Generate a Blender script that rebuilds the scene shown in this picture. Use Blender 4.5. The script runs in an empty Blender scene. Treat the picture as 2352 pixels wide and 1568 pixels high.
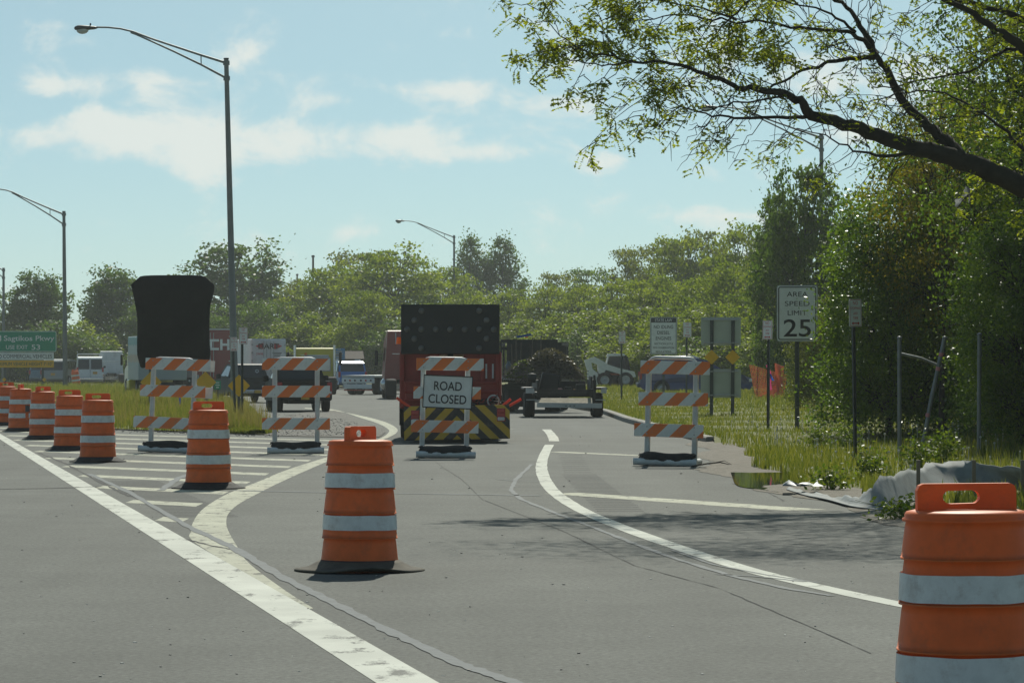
import bpy, bmesh, math, random
import numpy as np
from mathutils import Vector, Matrix

# ---------------------------------------------------------------- camera, sky, sun, exposure
SC = bpy.context.scene
COL = SC.collection
F, CX, HY, CAMH = 7600.0, 1176.0, 835.0, 1.58       # focal length, centre and horizon of a 2352 px wide view
cam = bpy.data.cameras.new('camera'); camo = bpy.data.objects.new('camera', cam); COL.objects.link(camo)
cam.sensor_width = 36.0; cam.lens = 36.0 * F / 2352.0
cam.clip_start = 0.5; cam.clip_end = 3000
camo.location = (0, 0, CAMH)
camo.rotation_euler = (math.radians(90) + math.atan((HY - 784) / F), 0, 0)
SC.camera = camo
SUN_EL, SUN_AZ = math.radians(42), math.radians(5)  # azimuth clockwise from +Y (ahead)

world = bpy.data.worlds.new('World'); SC.world = world; world.use_nodes = True
def build_world():
    nt = world.node_tree; N = nt.nodes; L = nt.links; N.clear()
    out = N.new('ShaderNodeOutputWorld'); bg = N.new('ShaderNodeBackground')
    sky = N.new('ShaderNodeTexSky'); sky.sky_type = 'NISHITA'; sky.sun_disc = False
    sky.sun_elevation = SUN_EL; sky.sun_rotation = SUN_AZ
    sky.air_density = 1.0; sky.dust_density = 0.6; sky.ozone_density = 1.5; sky.altitude = 0
    def m(op, a, b=None, c=None, clamp=False):
        n = N.new('ShaderNodeMath'); n.operation = op; n.use_clamp = clamp
        for i, v in enumerate((a, b, c)):
            if v is None: continue
            if isinstance(v, (int, float)): n.inputs[i].default_value = v
            else: L.new(v, n.inputs[i])
        return n.outputs[0]
    tc = N.new('ShaderNodeTexCoord'); sep = N.new('ShaderNodeSeparateXYZ'); L.new(tc.outputs['Generated'], sep.inputs[0])
    x, y, z = sep.outputs
    az = m('ARCTAN2', x, y); el = m('ARCSINE', z)
    # soft banks of cumulus: azimuth, elevation (pixels of the view), half sizes, strength
    blobs = [(330,310,190,55,1.0),(470,345,200,40,.8),(640,330,140,45,.95),(120,320,150,40,.6),(140,205,110,30,.65),
             (400,185,170,32,.6),(1040,215,160,34,.95),(1250,240,150,24,.6),(765,235,55,20,.6),(935,315,90,38,.85),
             (1080,352,120,22,.65),(800,350,120,25,.5),(1390,378,70,24,.6),(1600,492,120,30,.65),(1620,405,80,28,.45),
             (150,575,150,24,.45),(150,460,80,18,.4),(1300,150,100,20,.45),(800,535,110,20,.35),(2050,200,260,60,.55),
             (1960,300,120,40,.5),(540,150,60,40,.45),(1750,130,160,30,.4),(-400,300,300,60,.8),(2900,350,300,60,.7)]
    tot = None
    for bx, by, rx, ry, a in blobs:
        da = m('MULTIPLY', m('SUBTRACT', az, (bx-CX)/F), F/rx); de = m('MULTIPLY', m('SUBTRACT', el, (HY-by)/F), F/ry)
        g = m('MULTIPLY', m('EXPONENT', m('MULTIPLY', m('ADD', m('MULTIPLY', da, da), m('MULTIPLY', de, de)), -0.8)), a)
        tot = g if tot is None else m('MAXIMUM', tot, g)
    cb = N.new('ShaderNodeCombineXYZ'); L.new(az, cb.inputs[0]); L.new(m('MULTIPLY', el, 1.5), cb.inputs[1])
    def noise(scale, detail, rough, w=0.0, dist=0.0):
        n = N.new('ShaderNodeTexNoise'); n.inputs['Scale'].default_value = scale; n.inputs['Detail'].default_value = detail
        n.inputs['Roughness'].default_value = rough; n.inputs['Distortion'].default_value = dist
        mp = N.new('ShaderNodeMapping'); mp.inputs['Location'].default_value = (w, w*.7, w*.3)
        L.new(cb.outputs[0], mp.inputs['Vector']); L.new(mp.outputs[0], n.inputs['Vector']); return n.outputs[0]
    n1 = noise(38, 9, .60, 3.1, .25); n2 = noise(7, 3, .5, 9.0)
    base = m('MULTIPLY', m('SUBTRACT', n2, .55, clamp=True), 2.0)         # clouds in the rest of the sky
    far = m('MULTIPLY', m('SMOOTH_MIN', m('MULTIPLY', m('ABSOLUTE', az), 3.0), 1.0, .1), base)
    dens = m('ADD', m('MULTIPLY', m('MAXIMUM', tot, far), .95), m('MULTIPLY', m('SUBTRACT', n1, .5), 3.0))
    mr = N.new('ShaderNodeMapRange'); mr.interpolation_type = 'SMOOTHERSTEP'
    mr.inputs['From Min'].default_value = .08; mr.inputs['From Max'].default_value = .92; L.new(dens, mr.inputs['Value'])
    cloud = m('MULTIPLY', mr.outputs[0], .85)
    hue = N.new('ShaderNodeHueSaturation'); hue.inputs['Saturation'].default_value = SKY_SAT; hue.inputs['Value'].default_value = 1.0
    cbs = N.new('ShaderNodeCombineXYZ'); L.new(x, cbs.inputs[0]); L.new(y, cbs.inputs[1])
    L.new(m('ADD', m('MULTIPLY', z, 2.6), .06), cbs.inputs[2])
    nv = N.new('ShaderNodeVectorMath'); nv.operation = 'NORMALIZE'; L.new(cbs.outputs[0], nv.inputs[0]); L.new(nv.outputs[0], sky.inputs['Vector'])
    tint = N.new('ShaderNodeMix'); tint.data_type = 'RGBA'; tint.blend_type = 'MULTIPLY'; tint.inputs['Factor'].default_value = 1.0
    L.new(sky.outputs[0], hue.inputs['Color']); L.new(hue.outputs[0], tint.inputs[6]); tint.inputs[7].default_value = SKY_TINT
    mix = N.new('ShaderNodeMix'); mix.data_type = 'RGBA'; L.new(cloud, mix.inputs['Factor'])
    hz_ = N.new('ShaderNodeMix'); hz_.data_type = 'RGBA'      # pale air low over the horizon, all the way round
    L.new(m('MULTIPLY', m('EXPONENT', m('MULTIPLY', m('MAXIMUM', el, 0.0), -26.0)), .85), hz_.inputs['Factor'])
    L.new(tint.outputs[2], hz_.inputs[6]); hz_.inputs[7].default_value = (6.5, 7.7, 7.1, 1)
    L.new(hz_.outputs[2], mix.inputs[6]); mix.inputs[7].default_value = CLOUD_COL
    L.new(mix.outputs[2], bg.inputs['Color']); bg.inputs['Strength'].default_value = SKY_STR
    L.new(bg.outputs[0], out.inputs['Surface'])
SKY_STR, SKY_SAT, SKY_TINT, CLOUD_COL = 0.068, 1.0, (0.90, 1.11, 0.95, 1), (9.4, 9.8, 9.2, 1)
build_world()
sun = bpy.data.lights.new('sun', 'SUN'); suno = bpy.data.objects.new('sun', sun); COL.objects.link(suno)
sun.energy = 3.4; sun.angle = math.radians(0.6); sun.color = (1.0, .975, .85)
sd = Vector((math.sin(SUN_AZ)*math.cos(SUN_EL), math.cos(SUN_AZ)*math.cos(SUN_EL), math.sin(SUN_EL)))
suno.rotation_euler = sd.to_track_quat('Z', 'Y').to_euler(); suno.location = sd * 60
vs = SC.view_settings; vs.view_transform = 'Standard'; vs.look = 'None'; vs.gamma = 1.0; vs.exposure = 0.35; vs.use_curve_mapping = False
SC.cycles.use_denoising = True
SC.cycles.max_bounces = 6; SC.cycles.diffuse_bounces = 4; SC.cycles.glossy_bounces = 2
SC.cycles.transmission_bounces = 3; SC.cycles.volume_bounces = 0; SC.cycles.transparent_max_bounces = 8
SC.cycles.caustics_reflective = False; SC.cycles.caustics_refractive = False

HAZE = 0.00034                                       # density of the air, see the end of the script

# ---------------------------------------------------------------- helpers
rnd = random.Random(7)
R = math.radians
def gp(px, py):
    "ground point under a pixel of the 2352 px wide view"
    s = (py - HY) / CAMH
    return (px - CX) / s, F / s
def at(px, py, Y):
    "point at depth Y"
    return Vector(((px - CX) * Y / F, Y, CAMH + (HY - py) * Y / F))

MATS = {}
def mat(name, rgb, rough=.6, metal=0., var=.18, scale=6., bump=0., spec=.4, dirt=None, alpha=None, emit=None, transl=0., coat=0.):
    if name in MATS: return MATS[name]
    m = bpy.data.materials.new(name); m.use_nodes = True; MATS[name] = m
    nt = m.node_tree; N = nt.nodes; L = nt.links; b = N['Principled BSDF']
    b.inputs['Roughness'].default_value = rough; b.inputs['Metallic'].default_value = metal
    b.inputs['Specular IOR Level'].default_value = spec
    if coat: b.inputs['Coat Weight'].default_value = coat; b.inputs['Coat Roughness'].default_value = .08
    tc = N.new('ShaderNodeTexCoord')
    n = N.new('ShaderNodeTexNoise'); n.inputs['Scale'].default_value = scale; n.inputs['Detail'].default_value = 6; n.inputs['Roughness'].default_value = .62
    L.new(tc.outputs['Object'], n.inputs['Vector'])
    mr = N.new('ShaderNodeMapRange'); mr.inputs['From Min'].default_value = .3; mr.inputs['From Max'].default_value = .7
    mr.inputs['To Min'].default_value = 1-var; mr.inputs['To Max'].default_value = 1+var*.6
    L.new(n.outputs[0], mr.inputs['Value'])
    mx = N.new('ShaderNodeMix'); mx.data_type = 'RGBA'; mx.blend_type = 'MULTIPLY'; mx.inputs['Factor'].default_value = 1
    mx.inputs[6].default_value = (*rgb, 1); L.new(mr.outputs[0], mx.inputs[7])
    src = mx.outputs[2]
    if dirt:
        n2 = N.new('ShaderNodeTexNoise'); n2.inputs['Scale'].default_value = scale*.7; n2.inputs['Detail'].default_value = 8; n2.inputs['Roughness'].default_value = .75
        mp = N.new('ShaderNodeMapping'); mp.inputs['Location'].default_value = (3, 7, 1); L.new(tc.outputs['Object'], mp.inputs[0]); L.new(mp.outputs[0], n2.inputs['Vector'])
        r2 = N.new('ShaderNodeMapRange'); r2.inputs['From Min'].default_value = .52; r2.inputs['From Max'].default_value = .72; r2.inputs['To Max'].default_value = dirt[1]
        L.new(n2.outputs[0], r2.inputs['Value'])
        m2 = N.new('ShaderNodeMix'); m2.data_type = 'RGBA'; L.new(r2.outputs[0], m2.inputs['Factor']); L.new(src, m2.inputs[6]); m2.inputs[7].default_value = (*dirt[0], 1)
        src = m2.outputs[2]
    L.new(src, b.inputs['Base Color'])
    if bump:
        bp = N.new('ShaderNodeBump'); bp.inputs['Strength'].default_value = bump; bp.inputs['Distance'].default_value = .02
        L.new(n.outputs[0], bp.inputs['Height']); L.new(bp.outputs[0], b.inputs['Normal'])
    if emit: b.inputs['Emission Color'].default_value = (*emit[0], 1); b.inputs['Emission Strength'].default_value = emit[1]
    if transl:
        t = N.new('ShaderNodeBsdfTranslucent'); L.new(src, t.inputs['Color'])
        ms = N.new('ShaderNodeMixShader'); ms.inputs[0].default_value = transl
        L.new(b.outputs[0], ms.inputs[1]); L.new(t.outputs[0], ms.inputs[2]); L.new(ms.outputs[0], N['Material Output'].inputs['Surface'])
    return m

def leaf_mat(name, c0, c1, transl=.5, gloss=.25, rough=.45):
    "leaves: colour between c0 and c1 by the face attribute 'tint', light shining through"
    m = bpy.data.materials.new(name); m.use_nodes = True; nt = m.node_tree; N = nt.nodes; L = nt.links; b = N['Principled BSDF']
    a = N.new('ShaderNodeAttribute'); a.attribute_name = 'tint'
    mx = N.new('ShaderNodeMix'); mx.data_type = 'RGBA'; mx.inputs[6].default_value = (*c0, 1); mx.inputs[7].default_value = (*c1, 1)
    L.new(a.outputs['Fac'], mx.inputs['Factor'])
    L.new(mx.outputs[2], b.inputs['Base Color']); b.inputs['Roughness'].default_value = rough; b.inputs['Specular IOR Level'].default_value = gloss
    t = N.new('ShaderNodeBsdfTranslucent'); g = N.new('ShaderNodeMix'); g.data_type = 'RGBA'; g.blend_type = 'MULTIPLY'; g.inputs['Factor'].default_value = 1
    L.new(mx.outputs[2], g.inputs[6]); g.inputs[7].default_value = (1.5, 1.45, .6, 1); L.new(g.outputs[2], t.inputs['Color'])
    ms = N.new('ShaderNodeMixShader'); ms.inputs[0].default_value = transl
    L.new(b.outputs[0], ms.inputs[1]); L.new(t.outputs[0], ms.inputs[2]); L.new(ms.outputs[0], N['Material Output'].inputs['Surface'])
    MATS[name] = m; return m

class MB:
    "collects shapes, then links them as one mesh object"
    def __init__(s): s.v = []; s.f = []; s.sm = []
    def add(s, vs, fs, smooth=False):
        o = len(s.v); s.v += [tuple(p) for p in vs]; s.f += [tuple(i+o for i in f) for f in fs]; s.sm += [smooth]*len(fs); return s
    def box(s, c, d, rot=None, bev=0.):
        x, y, z = d[0]/2, d[1]/2, d[2]/2; C = Vector(c)
        if bev <= 0:
            vs = [Vector((sx*x, sy*y, sz*z)) for sx in (-1,1) for sy in (-1,1) for sz in (-1,1)]
            fs = [(0,1,3,2),(4,6,7,5),(0,4,5,1),(2,3,7,6),(0,2,6,4),(1,5,7,3)]
        else:
            b = min(bev, x*.98, y*.98, z*.98); vs = []; fs = []; idx = {}
            for sx in (-1,1):
                for sy in (-1,1):
                    for sz in (-1,1):
                        for k, p in enumerate(((x, y-b, z-b), (x-b, y, z-b), (x-b, y-b, z))):
                            idx[sx,sy,sz,k] = len(vs); vs.append(Vector((sx*p[0], sy*p[1], sz*p[2])))
            I = idx
            for q in (-1,1):
                fs.append(tuple(I[q,a,c,0] for a, c in ((-1,-1),(1,-1),(1,1),(-1,1))))
                fs.append(tuple(I[a,q,c,1] for a, c in ((-1,-1),(1,-1),(1,1),(-1,1))))
                fs.append(tuple(I[a,c,q,2] for a, c in ((-1,-1),(1,-1),(1,1),(-1,1))))
            for a in (-1,1):
                for c in (-1,1):
                    fs.append((I[a,c,-1,0],I[a,c,1,0],I[a,c,1,1],I[a,c,-1,1]))
                    fs.append((I[a,-1,c,0],I[a,1,c,0],I[a,1,c,2],I[a,-1,c,2]))
                    fs.append((I[-1,a,c,1],I[1,a,c,1],I[1,a,c,2],I[-1,a,c,2]))
                    for e in (-1,1): fs.append((I[a,c,e,0],I[a,c,e,1],I[a,c,e,2]))
        if rot: M = Matrix.Rotation(rot[0],3,'X') @ Matrix.Rotation(rot[1],3,'Y') @ Matrix.Rotation(rot[2],3,'Z') if len(rot)==3 else rot; vs = [M @ v for v in vs]
        return s.add([v+C for v in vs], fs)
    def tube(s, pts, rad, n=8, caps=True, smooth=True):
        pts = [Vector(p) for p in pts]; k = len(pts)
        if not hasattr(rad, '__len__'): rad = [rad]*k
        vs = []; fs = []; up = None
        for i, p in enumerate(pts):
            d = (pts[min(i+1,k-1)] - pts[max(i-1,0)]).normalized()
            if up is None: up = d.orthogonal().normalized()
            u = (up - d*up.dot(d)); u = u.normalized() if u.length > 1e-6 else d.orthogonal().normalized(); up = u
            w = d.cross(u)
            for j in range(n):
                a = 2*math.pi*j/n; vs.append(p + (u*math.cos(a) + w*math.sin(a))*rad[i])
        for i in range(k-1):
            for j in range(n): fs.append((i*n+j, i*n+(j+1)%n, (i+1)*n+(j+1)%n, (i+1)*n+j))
        s.add(vs, fs, smooth)
        if caps: s.add(vs[:n], [tuple(range(n))[::-1]]); s.add(vs[-n:], [tuple(range(n))])
        return s
    def lathe(s, prof, n=32, axis='Z', c=(0,0,0), smooth=True, cap0=False, cap1=False):
        vs = []; fs = []; C = Vector(c)
        for r, h in prof:
            for j in range(n):
                a = 2*math.pi*j/n; x, y = r*math.cos(a), r*math.sin(a)
                vs.append((Vector((x,y,h)) if axis=='Z' else Vector((h,x,y)) if axis=='X' else Vector((x,h,y))) + C)
        for i in range(len(prof)-1):
            for j in range(n): fs.append((i*n+j, i*n+(j+1)%n, (i+1)*n+(j+1)%n, (i+1)*n+j))
        s.add(vs, fs, smooth)
        if cap0: s.add(vs[:n], [tuple(range(n))])
        if cap1: s.add(vs[-n:], [tuple(range(n))])
        return s
    def prism(s, poly, a0, a1, axis='Y', holes=None):
        "extrude a 2-D outline: axis Y takes (x,z), X takes (y,z), Z takes (x,y)"
        def P(p, a): return (p[0],a,p[1]) if axis=='Y' else (a,p[0],p[1]) if axis=='X' else (p[0],p[1],a)
        n = len(poly)
        s.add([P(p,a0) for p in poly] + [P(p,a1) for p in poly], [tuple(range(n)), tuple(range(2*n-1, n-1, -1))] + [(i, n+i, n+(i+1)%n, (i+1)%n) for i in range(n)])
        return s
    def ball(s, c, r, n=10, sc=(1,1,1)):
        prof = [(math.sin(math.pi*i/(n//2+1))*1., -math.cos(math.pi*i/(n//2+1))) for i in range(n//2+2)]
        prof = [(max(p[0],1e-3), p[1]) for p in prof]; o = len(s.v); s.lathe(prof, n)
        for i in range(o, len(s.v)):
            v = s.v[i]; s.v[i] = (c[0]+v[0]*r*sc[0], c[1]+v[1]*r*sc[1], c[2]+v[2]*r*sc[2])
        return s
    def mesh(s, name):
        me = bpy.data.meshes.new(name); me.from_pydata(s.v, [], s.f); me.polygons.foreach_set('use_smooth', s.sm); return me
    def build(s, name, m, parent=None, fix=True):
        me = s.mesh(name)
        if fix:
            bm = bmesh.new(); bm.from_mesh(me); bmesh.ops.recalc_face_normals(bm, faces=bm.faces); bm.to_mesh(me); bm.free()
        return link(name, me, m, parent)

def link(name, me, m, parent=None, loc=None, rotz=None):
    if m and not me.materials: me.materials.append(m)
    o = bpy.data.objects.new(name, me); COL.objects.link(o)
    if parent: o.parent = parent
    if loc is not None: o.location = loc
    if rotz is not None: o.rotation_euler = (0,0,rotz)
    return o
def tag(o, label=None, cat=None, group=None, kind=None):
    for k, v in (('label',label),('category',cat),('group',group),('kind',kind)):
        if v: o[k] = v
    return o
def thing(name, label, cat, loc=(0,0,0), rotz=0., group=None):
    o = bpy.data.objects.new(name, None); COL.objects.link(o); o.empty_display_size = .2
    o.location = loc; o.rotation_euler = (0,0,rotz); return tag(o, label, cat, group)
def copy_tree(o, parent=None):
    c = o.copy(); COL.objects.link(c); c.parent = parent
    for ch in list(o.children): copy_tree(ch, c)
    return c
def np_mesh(name, verts, faces, tint=None):
    "quads or triangles straight from arrays"
    me = bpy.data.meshes.new(name); nv, (nf, k) = len(verts), faces.shape
    me.vertices.add(nv); me.vertices.foreach_set('co', np.ascontiguousarray(verts, dtype=np.float32).ravel())
    me.loops.add(nf*k); me.loops.foreach_set('vertex_index', np.ascontiguousarray(faces, dtype=np.int32).ravel())
    me.polygons.add(nf); me.polygons.foreach_set('loop_start', np.arange(0, nf*k, k, dtype=np.int32)); me.polygons.foreach_set('loop_total', np.full(nf, k, dtype=np.int32))
    me.update(calc_edges=True)
    if tint is not None:
        at_ = me.attributes.new('tint', 'FLOAT', 'FACE'); at_.data.foreach_set('value', np.ascontiguousarray(tint, dtype=np.float32))
    return me
TXT = {}
def text(parent, s, cx, cz, h, m, width=None, y=-.02, name='lettering', align='CENTER', bold=0.0, roty=0., space=1.0):
    "flat lettering on a face that looks towards -Y; h is the height of a capital letter"
    cu = bpy.data.curves.new('t', 'FONT'); cu.body = s; cu.align_x = align; cu.size = h/.69; cu.offset = bold*h; cu.space_character = space
    o = bpy.data.objects.new('t', cu); me = bpy.data.meshes.new_from_object(o); bpy.data.objects.remove(o); bpy.data.curves.remove(cu)
    co = np.empty(len(me.vertices)*3, dtype=np.float32); me.vertices.foreach_get('co', co); co = co.reshape(-1,3)
    if width:
        w = co[:,0].max() - co[:,0].min(); co[:,0] *= width/w
        if align == 'CENTER': co[:,0] -= (co[:,0].max()+co[:,0].min())/2
    new = np.stack([co[:,0]*math.cos(roty)+co[:,1]*math.sin(roty)+cx, np.full(len(co), y), co[:,1]*math.cos(roty)-co[:,0]*math.sin(roty)+cz - h/2], 1)
    me.vertices.foreach_set('co', new.ravel()); me.name = name
    return link(name, me, m, parent)
def rrect(w, h, r, n=4, cx=0., cz=0.):
    pts = []
    for sx, sz, a0 in ((1,1,0),(-1,1,90),(-1,-1,180),(1,-1,270)):
        for i in range(n+1):
            a = R(a0 + 90*i/n); pts.append((cx+sx*(w/2-r)+r*math.cos(a), cz+sz*(h/2-r)+r*math.sin(a)))
    return pts
# ---------------------------------------------------------------- ground, road, verge, island
def strip(A, B, z, mb=None):
    mb = mb or MB(); n = len(A)
    return mb.add([(x,y,z) for x,y in A] + [(x,y,z) for x,y in B], [(i,i+1,n+i+1,n+i) for i in range(n-1)])
def ribbon(pts, w, z, mb=None, jag=0., taper=False):
    "flat strip of width w along ground points"
    A = []; B = []; n = len(pts)
    for i, p in enumerate(pts):
        p = Vector(p); d = Vector(pts[min(i+1,n-1)]) - Vector(pts[max(i-1,0)]); d.normalize(); q = Vector((-d.y, d.x))
        ww = w/2 * (1 + jag*rnd.uniform(-1,1)) * (math.sin(math.pi*(i+.5)/n)**.4 if taper else 1)
        A.append(tuple(p+q*ww)); B.append(tuple(p-q*ww))
    return strip(A, B, z, mb)
def dense(pts, k=6, jag=0.):
    out = []
    for a, b in zip(pts[:-1], pts[1:]):
        for i in range(k): t = i/k; out.append((a[0]+(b[0]-a[0])*t + rnd.uniform(-jag,jag), a[1]+(b[1]-a[1])*t + rnd.uniform(-jag,jag)))
    return out + [pts[-1]]
def smooth_px(pts, k=5):
    "Catmull-Rom through pixel points"
    P = [Vector(p) for p in pts]; P = [P[0]*2-P[1]] + P + [P[-1]*2-P[-2]]; out = []
    for i in range(1, len(P)-2):
        for j in range(k):
            t = j/k; a, b, c, d = P[i-1:i+3]
            out.append(tuple(.5*((2*b) + (c-a)*t + (2*a-5*b+4*c-d)*t*t + (3*b-a-3*c+d)*t**3)))
    return out + [tuple(P[-2])]

def ground_mat(name, c0, c1, c2, s1, s2, rough=.9, bump=.5, dist=.03, spec=.2):
    m = bpy.data.materials.new(name); m.use_nodes = True; nt = m.node_tree; N = nt.nodes; L = nt.links; b = N['Principled BSDF']
    b.inputs['Roughness'].default_value = rough; b.inputs['Specular IOR Level'].default_value = spec
    tc = N.new('ShaderNodeTexCoord')
    def nz(s, d=5, r=.6):
        n = N.new('ShaderNodeTexNoise'); n.inputs['Scale'].default_value = s; n.inputs['Detail'].default_value = d; n.inputs['Roughness'].default_value = r
        L.new(tc.outputs['Object'], n.inputs['Vector']); return n.outputs[0]
    a, c = nz(s1), nz(s2, 6, .7)
    def mix(f, lo, hi, A, B):
        mr = N.new('ShaderNodeMapRange'); mr.inputs['From Min'].default_value = lo; mr.inputs['From Max'].default_value = hi; L.new(f, mr.inputs['Value'])
        mx = N.new('ShaderNodeMix'); mx.data_type = 'RGBA'; L.new(mr.outputs[0], mx.inputs['Factor'])
        for i, v in ((6,A),(7,B)):
            if isinstance(v, tuple): mx.inputs[i].default_value = (*v,1)
            else: L.new(v, mx.inputs[i])
        return mx.outputs[2]
    col = mix(c, .35, .65, mix(a, .35, .65, c0, c1), c2)
    L.new(col, b.inputs['Base Color'])
    bp = N.new('ShaderNodeBump'); bp.inputs['Strength'].default_value = bump; bp.inputs['Distance'].default_value = dist
    L.new(c, bp.inputs['Height']); L.new(bp.outputs[0], b.inputs['Normal'])
    MATS[name] = m; return m
def asphalt_mat(name='asphalt'):
    m = bpy.data.materials.new(name); m.use_nodes = True; nt = m.node_tree; N = nt.nodes; L = nt.links; b = N['Principled BSDF']
    b.inputs['Roughness'].default_value = .85; b.inputs['Specular IOR Level'].default_value = .22
    tc = N.new('ShaderNodeTexCoord')
    def nz(s, d=4, r=.6, st=(1,1,1)):
        mp = N.new('ShaderNodeMapping'); mp.inputs['Scale'].default_value = st; mp.inputs['Rotation'].default_value = (0,0,R(11)); L.new(tc.outputs['Object'], mp.inputs[0])
        n = N.new('ShaderNodeTexNoise'); n.inputs['Scale'].default_value = s; n.inputs['Detail'].default_value = d; n.inputs['Roughness'].default_value = r
        L.new(mp.outputs[0], n.inputs['Vector']); return n.outputs[0]
    big = nz(.35, 4); tracks = nz(1.1, 3, .5, (1, .06, 1)); stain = nz(1.6, 8, .7); grit = nz(26, 4, .75); fine = nz(120, 2, .6)
    def ramp(f, lo, hi, a, c):
        r = N.new('ShaderNodeMapRange'); r.inputs['From Min'].default_value = lo; r.inputs['From Max'].default_value = hi
        r.inputs['To Min'].default_value = a; r.inputs['To Max'].default_value = c; L.new(f, r.inputs['Value']); return r.outputs[0]
    def mul(a, c):
        n = N.new('ShaderNodeMath'); n.operation = 'MULTIPLY'; L.new(a, n.inputs[0]); L.new(c, n.inputs[1]); return n.outputs[0]
    f = mul(mul(ramp(big, .3, .7, .88, 1.12), ramp(tracks, .3, .7, .88, 1.1)), mul(ramp(stain, .3, .75, .86, 1.1), mul(ramp(grit, .3, .7, .50, 1.55), ramp(fine, .25, .75, .72, 1.3))))
    mx = N.new('ShaderNodeMix'); mx.data_type = 'RGBA'; mx.blend_type = 'MULTIPLY'; mx.inputs['Factor'].default_value = 1
    mx.inputs[6].default_value = (.106, .110, .098, 1); L.new(f, mx.inputs[7]); L.new(mx.outputs[2], b.inputs['Base Color'])
    bp = N.new('ShaderNodeBump'); bp.inputs['Strength'].default_value = .35; bp.inputs['Distance'].default_value = .006
    L.new(grit, bp.inputs['Height']); L.new(bp.outputs[0], b.inputs['Normal'])
    return m
def paint_mat(name, rgb, wear, scale=5.):
    m = bpy.data.materials.new(name); m.use_nodes = True; nt = m.node_tree; N = nt.nodes; L = nt.links; b = N['Principled BSDF']
    b.inputs['Roughness'].default_value = .75; b.inputs['Specular IOR Level'].default_value = .12
    tc = N.new('ShaderNodeTexCoord')
    def nz(s, d, r, st=(1,1,1)):
        mp = N.new('ShaderNodeMapping'); mp.inputs['Scale'].default_value = st; L.new(tc.outputs['Object'], mp.inputs[0])
        n = N.new('ShaderNodeTexNoise'); n.inputs['Scale'].default_value = s; n.inputs['Detail'].default_value = d; n.inputs['Roughness'].default_value = r
        L.new(mp.outputs[0], n.inputs['Vector']); return n.outputs[0]
    w = nz(scale, 8, .72, (1,.45,1)); g = nz(1.3, 4, .6)
    r1 = N.new('ShaderNodeMapRange'); r1.inputs['From Min'].default_value = .60-wear*.08; r1.inputs['From Max'].default_value = .66-wear*.05; r1.inputs['To Max'].default_value = .8; L.new(w, r1.inputs['Value'])
    r2 = N.new('ShaderNodeMapRange'); r2.inputs['From Min'].default_value = .3; r2.inputs['From Max'].default_value = .7; r2.inputs['To Min'].default_value = .8; r2.inputs['To Max'].default_value = 1.08; L.new(g, r2.inputs['Value'])
    a = N.new('ShaderNodeMix'); a.data_type = 'RGBA'; a.blend_type = 'MULTIPLY'; a.inputs['Factor'].default_value = 1; a.inputs[6].default_value = (*rgb,1); L.new(r2.outputs[0], a.inputs[7])
    c = N.new('ShaderNodeMix'); c.data_type = 'RGBA'; L.new(r1.outputs[0], c.inputs['Factor']); L.new(a.outputs[2], c.inputs[6]); c.inputs[7].default_value = (.075,.075,.07,1)
    L.new(c.outputs[2], b.inputs['Base Color']); MATS[name] = m; return m

_ry = [-20, 20, 30, 33.8, 36, 41, 45, 50, 57, 65.6, 75, 90, 106, 117, 133, 160, 200, 240, 262]
_rx = [5.2, 4.6, 4.3, 4.1, 3.95, 3.6, 3.25, 3.25, 3.6, 4.0, 3.65, 3.2, 3.0, 2.3, 1.4, -1.5, -8, -17, -24]
def Xr(Y): return np.interp(Y, _ry, _rx)
def sstep(t): t = np.clip(t, 0, 1); return t*t*(3-2*t)
def hv(d, Y):
    "height of the verge d metres right of the pavement edge"
    curb = sstep((np.asarray(Y)-63)/3)
    z = curb*.115 + .045*sstep(np.asarray(d)/.5)*(1-curb) + .22*sstep((np.asarray(d)-.3)/7)
    pg = np.exp(-((np.asarray(Y)-45.5)/4.2)**2 - ((np.asarray(d)-.3)/.75)**2)      # hollow that holds the puddle
    z = z*(1-pg) - .03*pg
    return z - .012*(1-curb) + .03*np.sin(np.asarray(Y)*.9+np.asarray(d)*1.7)*sstep(np.asarray(d)/1.5)
def vz(x, y): return float(hv(max(x-float(Xr(y)), 0), y))
_iy = [73.3, 76.5, 96, 141, 207, 230, 262]; _ix = [-5.5, -5.4, -7.3, -11.4, -23, -31, -39.5]
def isl(Y):
    "left and right edge of the grass island"
    Y = np.asarray(Y, dtype=float); l = np.where(Y < 79.5, np.interp(Y, [73.3, 79.5], [-5.6, -9.78]), -.358-.192*(Y-16.38)+2.7)
    return l, np.interp(Y, _iy, _ix)
def hi(x, y):
    l, r = isl(y); t = np.clip((x-l)/np.maximum(r-l,.1), 0, 1); e = np.minimum(np.minimum(t, 1-t)*(r-l), (np.asarray(y)-73.2)*.8)
    return .03 + .16*sstep(e/2.0)
def iz(x, y): return float(hi(np.array([x]), np.array([y]))[0])

grass_floor = ground_mat('grass_floor', (.060,.085,.022), (.10,.12,.035), (.15,.135,.060), .25, 3.2)
verge_floor = ground_mat('verge_floor', (.075,.105,.024), (.125,.145,.036), (.17,.16,.065), .35, 3.0)
dirt_m = ground_mat('dirt', (.17,.145,.115), (.13,.115,.09), (.24,.22,.185), .9, 9, bump=.9)
gravel_m = ground_mat('gravel_floor', (.20,.192,.172), (.25,.24,.215), (.14,.132,.117), 1.2, 10, bump=1., dist=.05)
asphalt = asphalt_mat()
paint_w = paint_mat('paint_white', (.57,.58,.51), .6, 4); paint_y = paint_mat('paint_aged', (.45,.45,.35), .9, 6)
seal_m = mat('crack_sealant', (.15,.162,.165), rough=.7, spec=.1, var=.2, scale=8); crack_m = mat('crack_dark', (.035,.035,.033), rough=.9)
conc = mat('kerb_concrete', (.26,.25,.22), rough=.85, var=.35, scale=3, bump=.4, dirt=((.12,.10,.075),.7))

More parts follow.
